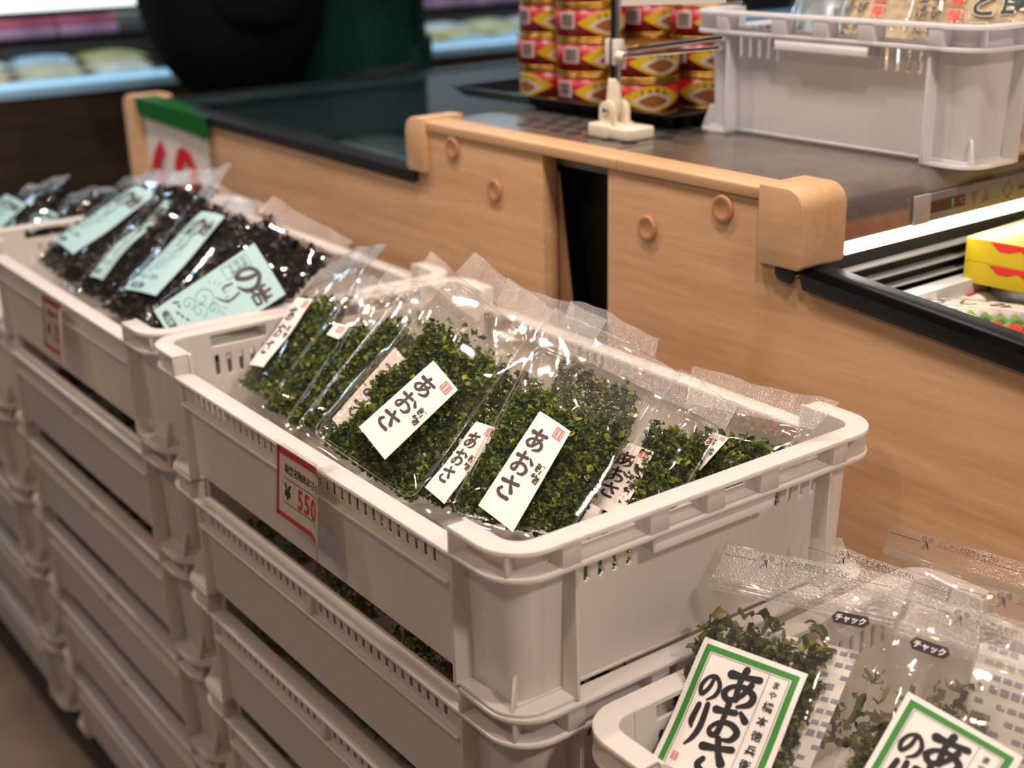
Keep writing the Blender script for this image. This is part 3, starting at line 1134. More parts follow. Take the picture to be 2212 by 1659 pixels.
# ------------------------------------------------------------------ things on the steel counter
o = copy_tree(crate0)
o.rotation_euler = (0, 0, -math.pi / 2)
o.location = (-0.2785, 0.598 + CL / 2, ZT + 0.0010 + CH)
o['group'] = 'frosted crates on the counter'
o['label'] = 'frosted stacking crate of kelp bags standing on the steel counter'
for ch in o.children:
    ch.data = ch.data.copy()
    ch.data.materials[0] = M['clear_crate']
CC = Vector(o.location)

# black tray
t = thing('serving_tray', 'black serving tray under the red cans on the steel counter', 'tray', (-0.66, 0.70, ZT + 0.0008))
mb = MB()
hx, hy = 0.20, 0.135
for i0, z0, i1, z1 in ((0.022, 0.0, 0.0, 0.014),):
    pass
ring = lambda i, z: [(-hx + i, -hy + i, z), (hx - i, -hy + i, z), (hx - i, hy - i, z), (-hx + i, hy - i, z)]
R_ = [ring(0.024, 0.0), ring(0.010, 0.004), ring(0.0, 0.0155), ring(-0.004, 0.0160), ring(-0.004, 0.0175), ring(0.002, 0.0175), ring(0.014, 0.0060), ring(0.028, 0.0030)]
vs = [p for rg in R_ for p in rg]
fs = [(k * 4 + i, k * 4 + (i + 1) % 4, (k + 1) * 4 + (i + 1) % 4, (k + 1) * 4 + i) for k in range(len(R_) - 1) for i in range(4)]
fs += [(3, 2, 1, 0), tuple((len(R_) - 1) * 4 + i for i in range(4))]
mb.add(vs, fs)
mb.obj('tray_body', plain('black_gloss_tray', (0.010, 0.011, 0.014), 0.22), t, bevel=0.0015)
t.rotation_euler = (0, 0, math.radians(2))

# red cans
M['can_red'] = plain('red_can_print', (0.36, 0.004, 0.012), 0.32)
M['can_gold'] = plain('gold_can_rim', (0.50, 0.30, 0.06), 0.3, 0.9)
M['can_yellow'] = plain('yellow_can_print', (0.62, 0.42, 0.015), 0.35)
M['can_brown'] = plain('brown_food_print', (0.25, 0.08, 0.015), 0.4)
M['can_white'] = plain('white_can_print', (0.62, 0.55, 0.55), 0.4)
CR, CANH = 0.043, 0.0402


def make_can():
    t = thing('food_can', 'x', 'can')
    mb = MB()
    mb.lathe([(CR - 0.0015, 0.0), (CR, 0.0012), (CR, 0.0030), (CR - 0.0008, 0.0038)], n=48, mat=0)
    mb.lathe([(CR - 0.0008, CANH - 0.0038), (CR, CANH - 0.0030), (CR, CANH - 0.0008), (CR - 0.002, CANH), (CR - 0.004, CANH - 0.0022), (0.001, CANH - 0.0026)], n=48)
    mb.obj('rim', M['can_gold'], t)

    mb = MB()
    z0, z1 = 0.0036, CANH - 0.0036
    rr = CR - 0.0009
    mb.lathe([(rr, z0), (rr, z1)], n=48)

    def wrap(shapes, mi, lift):
        for vs, fs in shapes:
            if len(vs) == 0:
                continue
            P = []
            for p in vs:
                a = p[0] / CR
                P.append(((rr + lift) * math.sin(a), -(rr + lift) * math.cos(a), (z0 + z1) / 2 + p[1]))
            mb.add(P, fs, mi, True)
    # bar code panel
    st = [rect2(-0.006 + 0.0012 * i, -0.006 + 0.0012 * i + (0.0006 if i % 3 else 0.0009), -0.0045, 0.0105) for i in range(15)]

    def panel2(x0, x1, y0, y1, k=8):
        xs = [x0 + (x1 - x0) * i / k for i in range(k + 1)]
        return [rect2(xs[i], xs[i + 1], y0, y1) for i in range(k)]
    for base in (-0.058, 0.077):
        sh = lambda q: [(v + np.array([base, 0]), f) for v, f in q]
        wrap(sh(panel2(-0.0085, 0.0140, -0.006, 0.0125)), 3, 0.0003)
        wrap(sh(st), 4, 0.0006)
    # pointed oval panel with the dish
    for base in (0.0, 0.135):
        N_ = 24

        def eye(w, h, yo=0.0):
            tops = [(-w + 2 * w * i / N_, h * (1 - abs(-1 + 2 * i / N_) ** 1.6) + yo) for i in range(N_ + 1)]
            bots = [(x, -(y - yo) + yo) for x, y in tops]
            vs = np.array(tops + bots) + np.array([base, 0])
            return [(vs, [(i, i + 1, N_ + 1 + i + 1, N_ + 1 + i) for i in range(N_)])]
        wrap(eye(0.041, 0.0150), 1, 0.0003)
        wrap(eye(0.026, 0.0095, -0.003), 3, 0.0006)
        wrap(eye(0.019, 0.0075, -0.003), 2, 0.0009)
        for i, ch in enumerate('TABA'):
            a = -0.0135 + 0.009 * i
            wrap([put(ch, base + a, 0.0098 - abs(a) * 0.22, 0.0075, 0.03, rot=-a * 18)], 4, 0.0011)
    # small round mark
    ringv = []
    for k in range(20):
        an = 2 * math.pi * k / 20
        ringv += [(0.0035 * math.cos(an) - 0.036, 0.0035 * math.sin(an) - 0.009), (0.0025 * math.cos(an) - 0.036, 0.0025 * math.sin(an) - 0.009)]
    wrap([(np.array(ringv), [(2 * k, 2 * ((k + 1) % 20), 2 * ((k + 1) % 20) + 1, 2 * k + 1) for k in range(20)])], 4, 0.0004)
    mb.obj('printed_wall', [M['can_red'], M['can_yellow'], M['can_brown'], M['can_white'], M['ink']], t)
    return t


TZ = ZT + 0.0008 + 0.0032
can0 = make_can()
first = True
# column: x, y, layers, name
cols = [(-0.575, 0.640, 2, 'nearest column, beside the sign stand', (0.62, 0.35)),
        (-0.665, 0.635, 4, 'second column from the sign stand', (0.42, 0.10, 0.25, 0.2)),
        (-0.755, 0.645, 4, 'column at the tray end away from the crate', (-0.35, 0.28, 0.55, 0.3)),
        (-0.562, 0.730, 3, 'column behind the nearest, beside the frosted crate', (0.95, 0.55, 0.3)),
        (-0.655, 0.728, 3, 'middle column of the back row', (0.3, 0.5, 0.2)),
        (-0.747, 0.735, 3, 'back row column at the far tray end', (0.1, 0.4, 0.3))]
LAY = ['bottom', 'second', 'third', 'fourth']
for x, y, n, nm, rots in cols:
    for k in range(n):
        c = can0 if first else copy_tree(can0)
        first = False
        c.location = (x + rnd.uniform(-.0015, .0015), y + rnd.uniform(-.0015, .0015), TZ + CANH * k + 0.0001 * k)
        c.rotation_euler = (0, 0, 1.62 - 0.8 * rots[k] if rots[k] > 0 else -0.05)
        c['group'] = 'red and yellow food cans on the tray'
        c['label'] = 'red and yellow can, %s layer, %s' % (LAY[k], nm)

# sign stand
t = thing('sign_stand', 'cream footed sign stand with a black and silver pole on the steel counter', 'sign stand', (-0.466, 0.505, ZT + 0.0008))
mb = MB()
mb.box(-0.030, 0.0, -0.020, 0.022, 0, 0.016)
mb.box(-0.004, 0.030, -0.016, 0.024, 0, 0.014)
mb.obj('foot', M['cream'], t, bevel=0.003, segs=3)
mb = MB()
for sy in (-1, 1):
    pts = [(-0.020, 0.014), (0.004, 0.014)] + [(-0.008 + 0.012 * math.cos(a), 0.030 + 0.010 * math.sin(a)) for a in [math.pi * k / 8 for k in range(9)]]
    mb.prism(pts, 'y', sy * 0.009 - 0.003, sy * 0.009 + 0.003)
mb.obj('hinge', M['cream'], t, bevel=0.0008)
mb = MB()
mb.lathe([(0.0085, 0.0), (0.0085, 0.012), (0.0065, 0.034), (0.0058, 0.036), (0.003, 0.036)], (-0.009, 0, 0.026), n=24)
mb.obj('pole_socket', M['cream'], t)
mb = MB()
mb.lathe([(0.0042, 0), (0.0042, 0.0015), (0.002, 0.002)], n=20)
sc = mb.obj('screw', M['chrome'], t)
sc.rotation_euler = (math.pi / 2, 0, 0)
sc.location = (-0.008, -0.0125, 0.030)
mb = MB()
mb.tube([(-0.0105, 0, 0.060), (-0.0105, 0, 0.235)], 0.0030, 12)
mb.obj('pole', M['black'], t)
mb = MB()
mb.tube([(-0.0045, 0.001, 0.060), (-0.0045, 0.001, 0.235)], 0.0030, 12)
mb.obj('inner_pole', M['chrome'], t)
mb = MB()
mb.box(-0.0185, -0.0135, -0.005, 0.006, 0.076, 0.103)
mb.box(-0.0075, -0.0005, -0.005, 0.006, 0.076, 0.103)
mb.box(-0.0185, -0.0005, 0.003, 0.007, 0.078, 0.101)
mb.obj('clip', plain('white_clip', (0.75, 0.72, 0.68), 0.4), t, bevel=0.001)
mb = MB()
mb.tube([(0.000, 0, 0.0905), (0.150, 0.0, 0.1130)], 0.0028, 10)
mb.tube([(0.010, -0.004, 0.0865), (0.150, -0.004, 0.1040)], 0.0024, 10)
mb.obj('cross_rod', M['chrome'], t)
mb = MB()
mb.lathe([(0.0045, 0.0), (0.0055, 0.003), (0.0045, 0.009), (0.003, 0.011)], n=16)
kn = mb.obj('rod_knob', M['cream'], t)
kn.rotation_euler = (0, math.pi / 2, 0)
kn.location = (0.0, -0.004, 0.0862)
mb = MB()
mb.prism([(0.003, 0.1365), (0.150, 0.1455), (0.150, 0.235), (0.003, 0.235)], 'y', -0.001, 0.001)
mb.obj('sign_card', M['card'], t)

# ------------------------------------------------------------------ goods in the open case on the right
M['box_yellow'] = plain('yellow_box_card', (0.66, 0.48, 0.008), 0.35)
M['box_red'] = plain('red_box_print', (0.78, 0.025, 0.02), 0.35)
M['gold'] = plain('gold_ribbon', (0.72, 0.46, 0.10), 0.25, 0.7)
for k, (z0, z1, lb) in enumerate(((0.0465, 0.0670, 'lower yellow gift box with red splash, under the ribboned one'), (0.0675, 0.0890, 'upper yellow gift box with red splash tied with gold ribbon'))):
    t = thing('gift_box', lb, 'box', (-0.004, 0.716, z0), math.radians(4), 'yellow gift boxes in the open freezer')
    h = z1 - z0
    mb = MB()
    x0, x1, y0, y1 = -0.112, 0.09, -0.085, 0.085
    mb.box(x0, x1, y0, y1, 0, h)
    rs = np.random.RandomState(3)
    pts = [(-0.055 + 0.004 * rs.randn(), 0.0)]
    for a in range(31):
        an = math.pi * a / 30
        rr_ = 1 + 0.10 * rs.randn()
        pts.append((0.030 - 0.082 * math.cos(an) * rr_ * 0.9, 0.052 * math.sin(an) * rr_))
    # splash on the top
    star = [(0.0 + (0.080 + 0.012 * rs.randn()) * math.cos(2 * math.pi * a / 60), 0.004 + (0.062 + 0.010 * rs.randn()) * math.sin(2 * math.pi * a / 60)) for a in range(60)]
    mb.add([(p[0], p[1], h + 0.0004) for p in star], [tuple(range(60))], 1)
    inner = [(0.03 + (0.045 + 0.006 * rs.randn()) * math.cos(2 * math.pi * a / 40), 0.006 + (0.040 + 0.006 * rs.randn()) * math.sin(2 * math.pi * a / 40)) for a in range(40)]
    mb.add([(p[0], p[1], h + 0.0008) for p in inner], [tuple(range(40))], 2)
    # splash on the front
    st2 = [(-0.088, h * .98)] + [(-0.078 + 0.010 * a + 0.0, h * (0.62 - 0.045 * a + 0.09 * rs.randn())) for a in range(8)] + [(0.08, h * .18), (0.08, h * .98)]
    mb.add([(p[0], y0 - 0.0004, max(0.001, min(h, p[1]))) for p in st2], [tuple(range(len(st2)))], 1)
    mb.obj('carton', [M['box_yellow'], M['box_red'], M['can_white']], t, bevel=0.0)
    if k == 1:
        mb = MB()
        for x in (-0.050,):
            mb.box(x, x + 0.010, y0 - 0.0012, y0 - 0.0006, 0, h + 0.0014)
            mb.box(x, x + 0.010, y0 - 0.0012, y1, h + 0.001, h + 0.0016)
        mb.obj('ribbon', M['gold'], t)
        mb = MB()
        for s in (-1, 1):
            mb.tube([(-0.045 + s * 0.004, 0, h + 0.002), (-0.045 + s * 0.022, 0.004, h + 0.016), (-0.045 + s * 0.032, 0.002, h + 0.008), (-0.045 + s * 0.006, 0, h + 0.003)], 0.0022, 8)
        mb.obj('bow', plain('orange_bow', (0.80, 0.32, 0.03), 0.4), t)

M['meat'] = plain('red_fish', (0.62, 0.06, 0.045), 0.3, var=0.5, vscale=60)
M['leaf'] = plain('green_garnish', (0.09, 0.36, 0.05), 0.4, var=0.5, vscale=50)
M['silver'] = plain('silver_tray', (0.42, 0.42, 0.42), 0.25, 0.6, var=0.3, vscale=200)


def fish_pack(label, loc, rz, words):
    t = thing('fish_pack', label, 'food pack', loc, rz, 'wrapped fish packs in the open freezer')
    mb = MB()
    R_ = [[(-a, -b, z), (a, -b, z), (a, b, z), (-a, b, z)] for a, b, z in ((0.095, 0.060, 0), (0.105, 0.070, 0.016), (0.108, 0.073, 0.016), (0.100, 0.066, 0.005))]
    vs = [p for q in R_ for p in q]
    fs = [(k * 4 + i, k * 4 + (i + 1) % 4, (k + 1) * 4 + (i + 1) % 4, (k + 1) * 4 + i) for k in range(3) for i in range(4)] + [(3, 2, 1, 0), (12, 13, 14, 15)]
    mb.add(vs, fs)
    mb.obj('tray', M['silver'], t, bevel=0.002)
    mb = MB()
    for i in range(9):
        x = -0.08 + 0.02 * i
        mb.tube([(x - 0.006, -0.045, 0.012), (x, -0.022, 0.0165), (x + 0.004, 0.0, 0.0145)], [0.006, 0.009, 0.006], 8)
    mb.obj('fish_slices', M['meat'], t)
    mb = MB()
    for i in range(12):
        x = -0.085 + 0.0155 * i
        mb.tube([(x, 0.004, 0.013), (x + 0.010, 0.014, 0.019), (x + 0.022, 0.012, 0.015)], [0.003, 0.006, 0.002], 6)
    mb.obj('garnish', M['leaf'], t)
    q = [(-0.088, 0.055, 0.021), (0.10, 0.052, 0.021), (0.10, 0.012, 0.0235), (-0.088, 0.016, 0.0235)]
    sh = []
    x = 0.02
    for ch in words:
        sh += brush(ch, x, 0.021, 0.026, 1.1) if ch in BRUSH else [put(ch, x, 0.021, 0.026, 0.02)]
        x += 0.034
    label_obj('label', q, 0.19, 0.04, [(sh, 1), ([rect2(0.165, 0.185, 0.008, 0.011)], 2)], [M['white_paper'], M['black_ink'], M['red_ink']], t, bow=0.004)
    mb = MB()
    nx, ny = 16, 10
    vs = [(-0.108 + 0.216 * i / nx, -0.073 + 0.146 * j / ny, 0.0165 + 0.012 * (1 - (2 * i / nx - 1) ** 4) * (1 - (2 * j / ny - 1) ** 4) + 0.0008 * math.sin(i * 2.3 + j * 1.7)) for j in range(ny + 1) for i in range(nx + 1)]
    mb.add(vs, [(j * (nx + 1) + i, j * (nx + 1) + i + 1, (j + 1) * (nx + 1) + i + 1, (j + 1) * (nx + 1) + i) for j in range(ny) for i in range(nx)], 0, True)
    mb.obj('wrap', M['film'], t)
    t.scale = (0.82, 0.82, 1.0)
    return t


fish_pack('film wrapped fish pack with a white written label, nearest the black rim', (-0.026, 0.552, 0.0205), math.radians(24), 'さしみ')
fish_pack('film wrapped fish pack beyond the rim one, cut off by the photo edge', (0.210, 0.560, 0.0205), math.radians(6), 'さしみ')
t = thing('ice_bed', 'shallow white tray holding the packs in the open freezer', 'tray', (0.3, 0.9, -0.030))
mb = MB()
mb.box(-0.395, 0.75, -0.44, 1.2, 0.0, 0.0495)
mb.box(-0.395, 0.75, -0.255, 1.2, 0.0495, 0.0762)
mb.obj('tray_body', M['silver'], t, bevel=0.003)
t = thing('snack_packet', 'white packet with red lettering between the grille and the yellow boxes', 'packet', (-0.105, 0.615, 0.0200), math.radians(84))
mb = MB()
nx, ny = 12, 8
for s in (1, -1):
    vs = [(-0.05 + 0.1 * i / nx, -0.018 + 0.036 * j / ny, s * 0.008 * (1 - (2 * i / nx - 1) ** 4) * (1 - (2 * j / ny - 1) ** 4) + 0.008) for j in range(ny + 1) for i in range(nx + 1)]
    fs = [(j * (nx + 1) + i, j * (nx + 1) + i + 1, (j + 1) * (nx + 1) + i + 1, (j + 1) * (nx + 1) + i) for j in range(ny) for i in range(nx)]
    mb.add(vs, fs if s > 0 else [f[::-1] for f in fs], 0, True)
mb.add([(0.0, -0.010, 0.0168), (0.028, -0.004, 0.0168), (0.028, 0.006, 0.0168), (0.0, 0.010, 0.0168)], [(0, 1, 2, 3)], 1)
mb.obj('packet_body', [M['white_paper'], M['box_red']], t)

# ------------------------------------------------------------------ kelp bags in the frosted crate on the counter
M['kelp'] = plain('pale_kelp_shreds', (0.50, 0.40, 0.25), 0.6, var=0.35, vscale=90, bump=0.4, bscale=160)
M['blueish'] = plain('silver_blue_foil', (0.42, 0.50, 0.55), 0.25, 0.5, var=0.3, vscale=25)
M['orange_label'] = plain('orange_sticker', (0.85, 0.42, 0.01), 0.4)


def kelp_bag(label, q, layers, mats, body, seed):
    t = thing('kelp_bag', label, 'bag', tuple(np.mean(np.array(q), 0)), 0, 'kelp bags in the frosted crate')
    o = np.mean(np.array(q), 0)
    qq = [tuple(np.array(p) - o) for p in q]
    n = quad_normal(qq)
    rs = np.random.RandomState(seed)
    mb = MB()
    nx, ny = 18, 22
    U, V = np.meshgrid(np.linspace(0, 1, nx), np.linspace(0, 1, ny))
    bul = 0.013 * (1 - (2 * U - 1) ** 4) * (1 - (2 * V - 1) ** 4)
    for s in (1, -1):
        P = bil(qq, U, V) + n * (s * (bul + 0.0008 * np.sin(U * 23 + V * 17 + seed)))[..., None]
        fs = [(j * nx + i, j * nx + i + 1, (j + 1) * nx + i + 1, (j + 1) * nx + i) for j in range(ny - 1) for i in range(nx - 1)]
        mb.add(P.reshape(-1, 3), fs if s > 0 else [f[::-1] for f in fs], 0, True)
    mb.obj('contents', body, t)
    mb = MB()
    P = bil(qq, U * 1.06 - .03, V * 1.08 - .04) + n * (bul * 1.12 + 0.0030 + 0.0012 * np.abs(np.sin(U * 19 + 5 * V)) * np.abs(np.sin(V * 15 + seed)))[..., None]
    mb.add(P.reshape(-1, 3), fs if s > 0 else [f[::-1] for f in fs], 0, True)
    mb.obj('film', M['film'], t)
    if layers:
        w = np.linalg.norm(np.array(q[1]) - np.array(q[0]))
        h = np.linalg.norm(np.array(q[3]) - np.array(q[0]))
        mb = MB()
        lift = 0.0016
        for shapes, mi in layers:
            for vs, fs in shapes:
                if len(vs) == 0:
                    continue
                u, v = vs[:, 0] / w, vs[:, 1] / h
                b = 0.013 * (1 - (2 * u - 1) ** 4) * (1 - (2 * v - 1) ** 4)
                mb.add(bil(qq, u, v) + n * (b + lift)[..., None], fs, mi, True)
            lift += 0.0004
        mb.obj('print', mats, t)
    return t


def kq(x, y, w, h, lean, rz, z):
    """bag standing in the counter crate: bottom centre x, y ; leaning back"""
    c, s = math.cos(rz), math.sin(rz)
    r_ = np.array([c, s, 0])
    b_ = np.array([-s, c, 0])
    u_ = b_ * math.sin(lean) + np.array([0, 0, 1]) * math.cos(lean)
    p = np.array([x, y, z])
    return [p - r_ * w / 2 + u_ * h, p + r_ * w / 2 + u_ * h, p + r_ * w / 2, p - r_ * w / 2]


ZB = ZT + 0.010
def both(text, x, y, size, pitch, ink):
    return [(column(text, x, y, size, pitch, 0.055), 0), (column(text, x, y, size, pitch, 0.02), ink)]


lay = (both('ごめ昆布', 0.112, 0.158, 0.030, 0.032, 1)[:0] + both('昆布昆布', 0.106, 0.139, 0.030, 0.033, 1) + both('がとろろ', 0.076, 0.168, 0.029, 0.032, 1)
       + both('産昆布使用', 0.050, 0.140, 0.0165, 0.0195, 2) + both('選び抜いた', 0.031, 0.142, 0.0135, 0.0160, 1) + both('上げた逸品', 0.014, 0.142, 0.0135, 0.0160, 1)
       + [([rect2(0.124, 0.143, 0.075, 0.140)], 3), (column('がごめ', 0.1335, 0.128, 0.013, 0.018, 0.03), 2)])
mats = [M['white_paper'], plain('deep_green_print', (0.012, 0.035, 0.018), 0.5), M['red_ink'], M['orange_label']]
kelp_bag('kelp bag with big dark lettering and an orange sticker, at the crate corner', kq(-0.165, 0.665, 0.145, 0.215, 0.42, 0.22, ZB), lay, mats, M['kelp'], 1)
kelp_bag('kelp bag with red and black small lettering, middle of the frosted crate', kq(-0.290, 0.680, 0.12, 0.195, 0.45, 0.12, ZB), lay[4:10], mats, M['kelp'], 2)
kelp_bag('silvery blue bag at the can end of the frosted crate', kq(-0.385, 0.680, 0.13, 0.165, 0.5, -0.1, ZB), [(column('昆布', 0.08, 0.12, 0.012, 0.014, 0.01) + column('使用', 0.04, 0.10, 0.012, 0.014, 0.01), 1)], mats, M['blueish'], 3)

# ------------------------------------------------------------------ bags of laver


def ridges(U, V, seed, n=7, k=9.0):
    """crackle folds: sum of sharp creases in random directions"""
    rs = np.random.RandomState(seed)
    z = np.zeros(U.shape)
    for i in range(n):
        a = rs.rand() * math.pi
        f = k * (0.35 + rs.rand() * 1.1)
        ph = rs.rand() * 6.28
        warp = 0.7 * np.sin(U * (3 + 4 * rs.rand()) + V * (2 + 5 * rs.rand()) + rs.rand() * 6)
        s = np.abs(np.sin((U * math.cos(a) + V * 1.6 * math.sin(a)) * f * 0.5 + ph + warp))
        z += (1 - s) ** 4 * (0.5 + rs.rand())
    return z / n


def flakes(rs, n, size, elong, at, out):
    """n crumpled leaf scraps; at(i-array) gives centres"""
    nx, ny = 4, 3
    c = at
    gu, gv = np.meshgrid(np.linspace(-.5, .5, nx), np.linspace(-.5, .5, ny))
    gu, gv = gu.ravel(), gv.ravel()
    L = size * (0.5 + rs.rand(n) ** 1.5 * 1.2)
    Wd = L / elong * (0.6 + 0.8 * rs.rand(n))
    A = rs.randn(n, 3)
    A /= np.linalg.norm(A, axis=1)[:, None]
    B = rs.randn(n, 3)
    B -= A * (A * B).sum(1)[:, None]
    B /= np.linalg.norm(B, axis=1)[:, None]
    N_ = np.cross(A, B)
    p1, p2, p3 = rs.rand(3, n, 1) * 6.28
    curl = (0.30 * np.sin(gu[None] * 6 + p1) + 0.35 * np.sin(gv[None] * 6 + gu[None] * 4 + p2)) * Wd[:, None] * 1.1
    x = gu[None] * L[:, None] * (1 + 0.2 * np.sin(gv[None] * 9 + p3))
    y = gv[None] * Wd[:, None] * (1.15 - 1.2 * np.abs(gu[None]) ** 2) + 0.25 * L[:, None] * np.sin(gu[None] * 4 + p2) * 0.5
    P = c[:, None, :] + x[..., None] * A[:, None] + y[..., None] * B[:, None] + curl[..., None] * N_[:, None]
    P += rs.randn(*P.shape) * (size * 0.035)
    m = nx * ny
    q = np.array([(j * nx + i, j * nx + i + 1, (j + 1) * nx + i + 1, (j + 1) * nx + i) for j in range(ny - 1) for i in range(nx - 1)])
    F = (np.arange(n)[:, None, None] * m + q[None]).reshape(-1, 4)
    tint = np.repeat(out(rs, n), m)
    return P.reshape(-1, 3), F, tint


def leaf_obj(name, P, F, tint, mat, parent):
    me = bpy.data.meshes.new(name)
    me.vertices.add(len(P))
    me.vertices.foreach_set('co', P.astype(np.float32).ravel())
    me.loops.add(len(F) * 4)
    me.loops.foreach_set('vertex_index', F.astype(np.int32).ravel())
    me.polygons.add(len(F))
    me.polygons.foreach_set('loop_start', np.arange(0, len(F) * 4, 4, dtype=np.int32))
    me.polygons.foreach_set('use_smooth', np.ones(len(F), dtype=bool))
    me.materials.append(mat)
    at = me.attributes.new('tint', 'FLOAT', 'POINT')
    at.data.foreach_set('value', tint.astype(np.float32))
    me.update()
    me.validate()
    o = bpy.data.objects.new(name, me)
    COL.objects.link(o)
    o.parent = parent
    o['kind'] = 'stuff'
    return o


def bag(label, q, group, seed, fill=(0.06, 0.94, 0.05, 0.70), thick=0.016, leaf='aosa', n=4200, size=0.0046, elong=1.75, seal=0.12, tray=True, name='laver_bag',
        lab=None, ragged=0.12, crinkle=0.0032, flare=0.0, zipper=False, cat='bag'):
    """clear bag on the 3-D corners q (TL, TR, BR, BL): film front and back, embossed seal strip, tray, leafy contents, label"""
    o = np.mean(np.array(q, float), 0)
    t = thing(name, label, cat, tuple(o), 0, group)
    qq = [np.array(p, float) - o for p in q]
    nrm = quad_normal(qq)
    rs = np.random.RandomState(seed)
    w = (np.linalg.norm(qq[1] - qq[0]) + np.linalg.norm(qq[2] - qq[3])) / 2
    h = (np.linalg.norm(qq[3] - qq[0]) + np.linalg.norm(qq[2] - qq[1])) / 2
    u0, u1, v0, v1 = fill

    def swell(U, V):
        a = np.clip(1 - np.abs(2 * U - 1) ** 3.2, 0, 1)
        b = np.clip(np.minimum(V / 0.14, (1 - seal - V) / 0.30), 0, 1)
        b = b * b * (3 - 2 * b)
        return a * (0.12 + 0.88 * b) * np.where(V > 1 - seal, np.clip((1 - V) / seal, 0, 1) * 0.25, 1)

    def bend(U, V):
        return flare * np.clip((V - 0.7) / 0.3, 0, 1) ** 2 + 0.004 * np.sin(U * 3.3 + seed) * V
    nx, ny = 34, 52
    U, V = np.meshgrid(np.linspace(0, 1, nx), np.linspace(0, 1 - seal, ny))
    fs = [(j * nx + i, j * nx + i + 1, (j + 1) * nx + i + 1, (j + 1) * nx + i) for j in range(ny - 1) for i in range(nx - 1)]
    edge = np.clip(np.minimum(np.minimum(U, 1 - U) / 0.06, np.minimum(V, 1 - V) / 0.05), 0, 1)
    mb = MB()
    for s, sd in ((1, seed), (-1, seed + 50)):
        off = s * (thick * (0.72 if s > 0 else 1.25) * swell(U, V) + 0.0006 + crinkle * (ridges(U, V, sd) - 0.12) * edge * (1.0 if s > 0 else .6)) + bend(U, V)
        P = bil(qq, U, V) + nrm * off[..., None]
        mb.add(P.reshape(-1, 3), fs if s > 0 else [f[::-1] for f in fs], 0, True)
    mb.obj('film', M['zip_film'] if leaf == 'aonori' else M['film'], t)
    # seal strip
    mb = MB()
    ky = 8
    U2, V2 = np.meshgrid(np.linspace(0, 1, nx), np.linspace(1 - seal, 1, ky))
    off = bend(U2, V2) + 0.0035 * np.sin(U2 * 7 + seed) * (V2 - 1 + seal) / seal + 0.0012 * np.sin(U2 * 21 + seed * 2) * (V2 - 1 + seal) / seal
    P = bil(qq, U2, V2) + nrm * off[..., None]
    f2 = [(j * nx + i, j * nx + i + 1, (j + 1) * nx + i + 1, (j + 1) * nx + i) for j in range(ky - 1) for i in range(nx - 1)]
    mb.add(P.reshape(-1, 3), f2, 0, True)
    us = np.linspace(0, 1, nx)
    top_e = P[-1]
    mb.tube([tuple(p) for p in P[0:, 0]] + [tuple(p) for p in top_e[1:]] + [tuple(p) for p in P[::-1][1:, -1]], 0.00035, 5, 1)
    mb.obj('seal_strip', [M['seal'], M['bead']], t)
    # tray with a rounded raised rim
    if tray:
        mb = MB()
        path = []
        a0, a1, b0, b1, r = 0.035, 0.965, 0.03, 1 - seal - 0.03, 0.09
        ar = w / h
        for cx, cy, st in ((a1 - r, b1 - r * ar, 0), (a0 + r, b1 - r * ar, 90), (a0 + r, b0 + r * ar, 180), (a1 - r, b0 + r * ar, 270)):
            for k in range(7):
                an = math.radians(st + 15 * k)
                path.append((cx + r * math.cos(an), cy + r * ar * math.sin(an)))
        pu = np.array([p[0] for p in path])
        pv = np.array([p[1] for p in path])
        PP = bil(qq, pu, pv) + nrm * (bend(pu, pv) + 0.0022)[..., None]
        mb.tube(PP, 0.0009, 6, closed=True)
        cen = np.array([0.5, (b0 + b1) / 2])
        pu2 = (pu - .5) * 0.955 + .5
        pv2 = (pv - cen[1]) * 0.97 + cen[1]
        mb.tube(bil(qq, pu2, pv2) + nrm * (bend(pu2, pv2) + 0.0012)[..., None], 0.0006, 6, closed=True)
        mb.obj('tray_rim', M['bead'], t)
        mb = MB()
        Ut, Vt = np.meshgrid(np.linspace(a0 + .02, a1 - .02, 30), np.linspace(b0 + .02, b1 - .02, 44))
        P = bil(qq, Ut, Vt) + nrm * (bend(Ut, Vt) - thick * 1.1 * swell(Ut, Vt) + 0.0004 * np.sin(Ut * 150) * np.sin(Vt * 230))[..., None]
        ft = [(j * 30 + i, j * 30 + i + 1, (j + 1) * 30 + i + 1, (j + 1) * 30 + i) for j in range(43) for i in range(29)]
        mb.add(P.reshape(-1, 3), ft, 0, True)
        mb.obj('tray_sheet', M['tray'], t)
    # contents
    mu = rs.rand(n)
    e0 = rs.rand(n)
    mu = u0 + (u1 - u0) * mu
    top = v1 - ragged * (np.abs(np.sin(mu * 9 + seed)) * 0.6 + 0.4 * np.abs(np.sin(mu * 23 + seed * 3)))
    mv = v0 + (top - v0) * rs.rand(n)
    left = u0 * (0.75 + 0.5 * np.abs(np.sin(mv * 11 + seed))) if u0 > 0.1 else u0
    mu = left + (u1 - left) * e0
    dd = (-1.02 + 1.56 * rs.rand(n)) * thick * np.clip(swell(mu, mv), 0.10, 1) - size * 0.22
    C = bil(qq, mu, mv) + nrm * (dd + bend(mu, mv))[..., None]
    if leaf == 'aosa':
        P, F, tint = flakes(rs, n, size, elong, C, lambda r_, k: np.clip(r_.rand(k) ** 1.4 * 0.9 + 0.05 * r_.randn(k), 0, 1))
    elif leaf == 'iwanori':
        P, F, tint = flakes(rs, n, size, elong, C, lambda r_, k: np.clip(r_.rand(k) ** 2.2, 0, 1))
    else:
        P, F, tint = flakes(rs, n, size, elong, C, lambda r_, k: np.clip(r_.rand(k) ** 1.2, 0, 1))
    leaf_obj('dried_laver', P, F, tint, M[leaf], t)
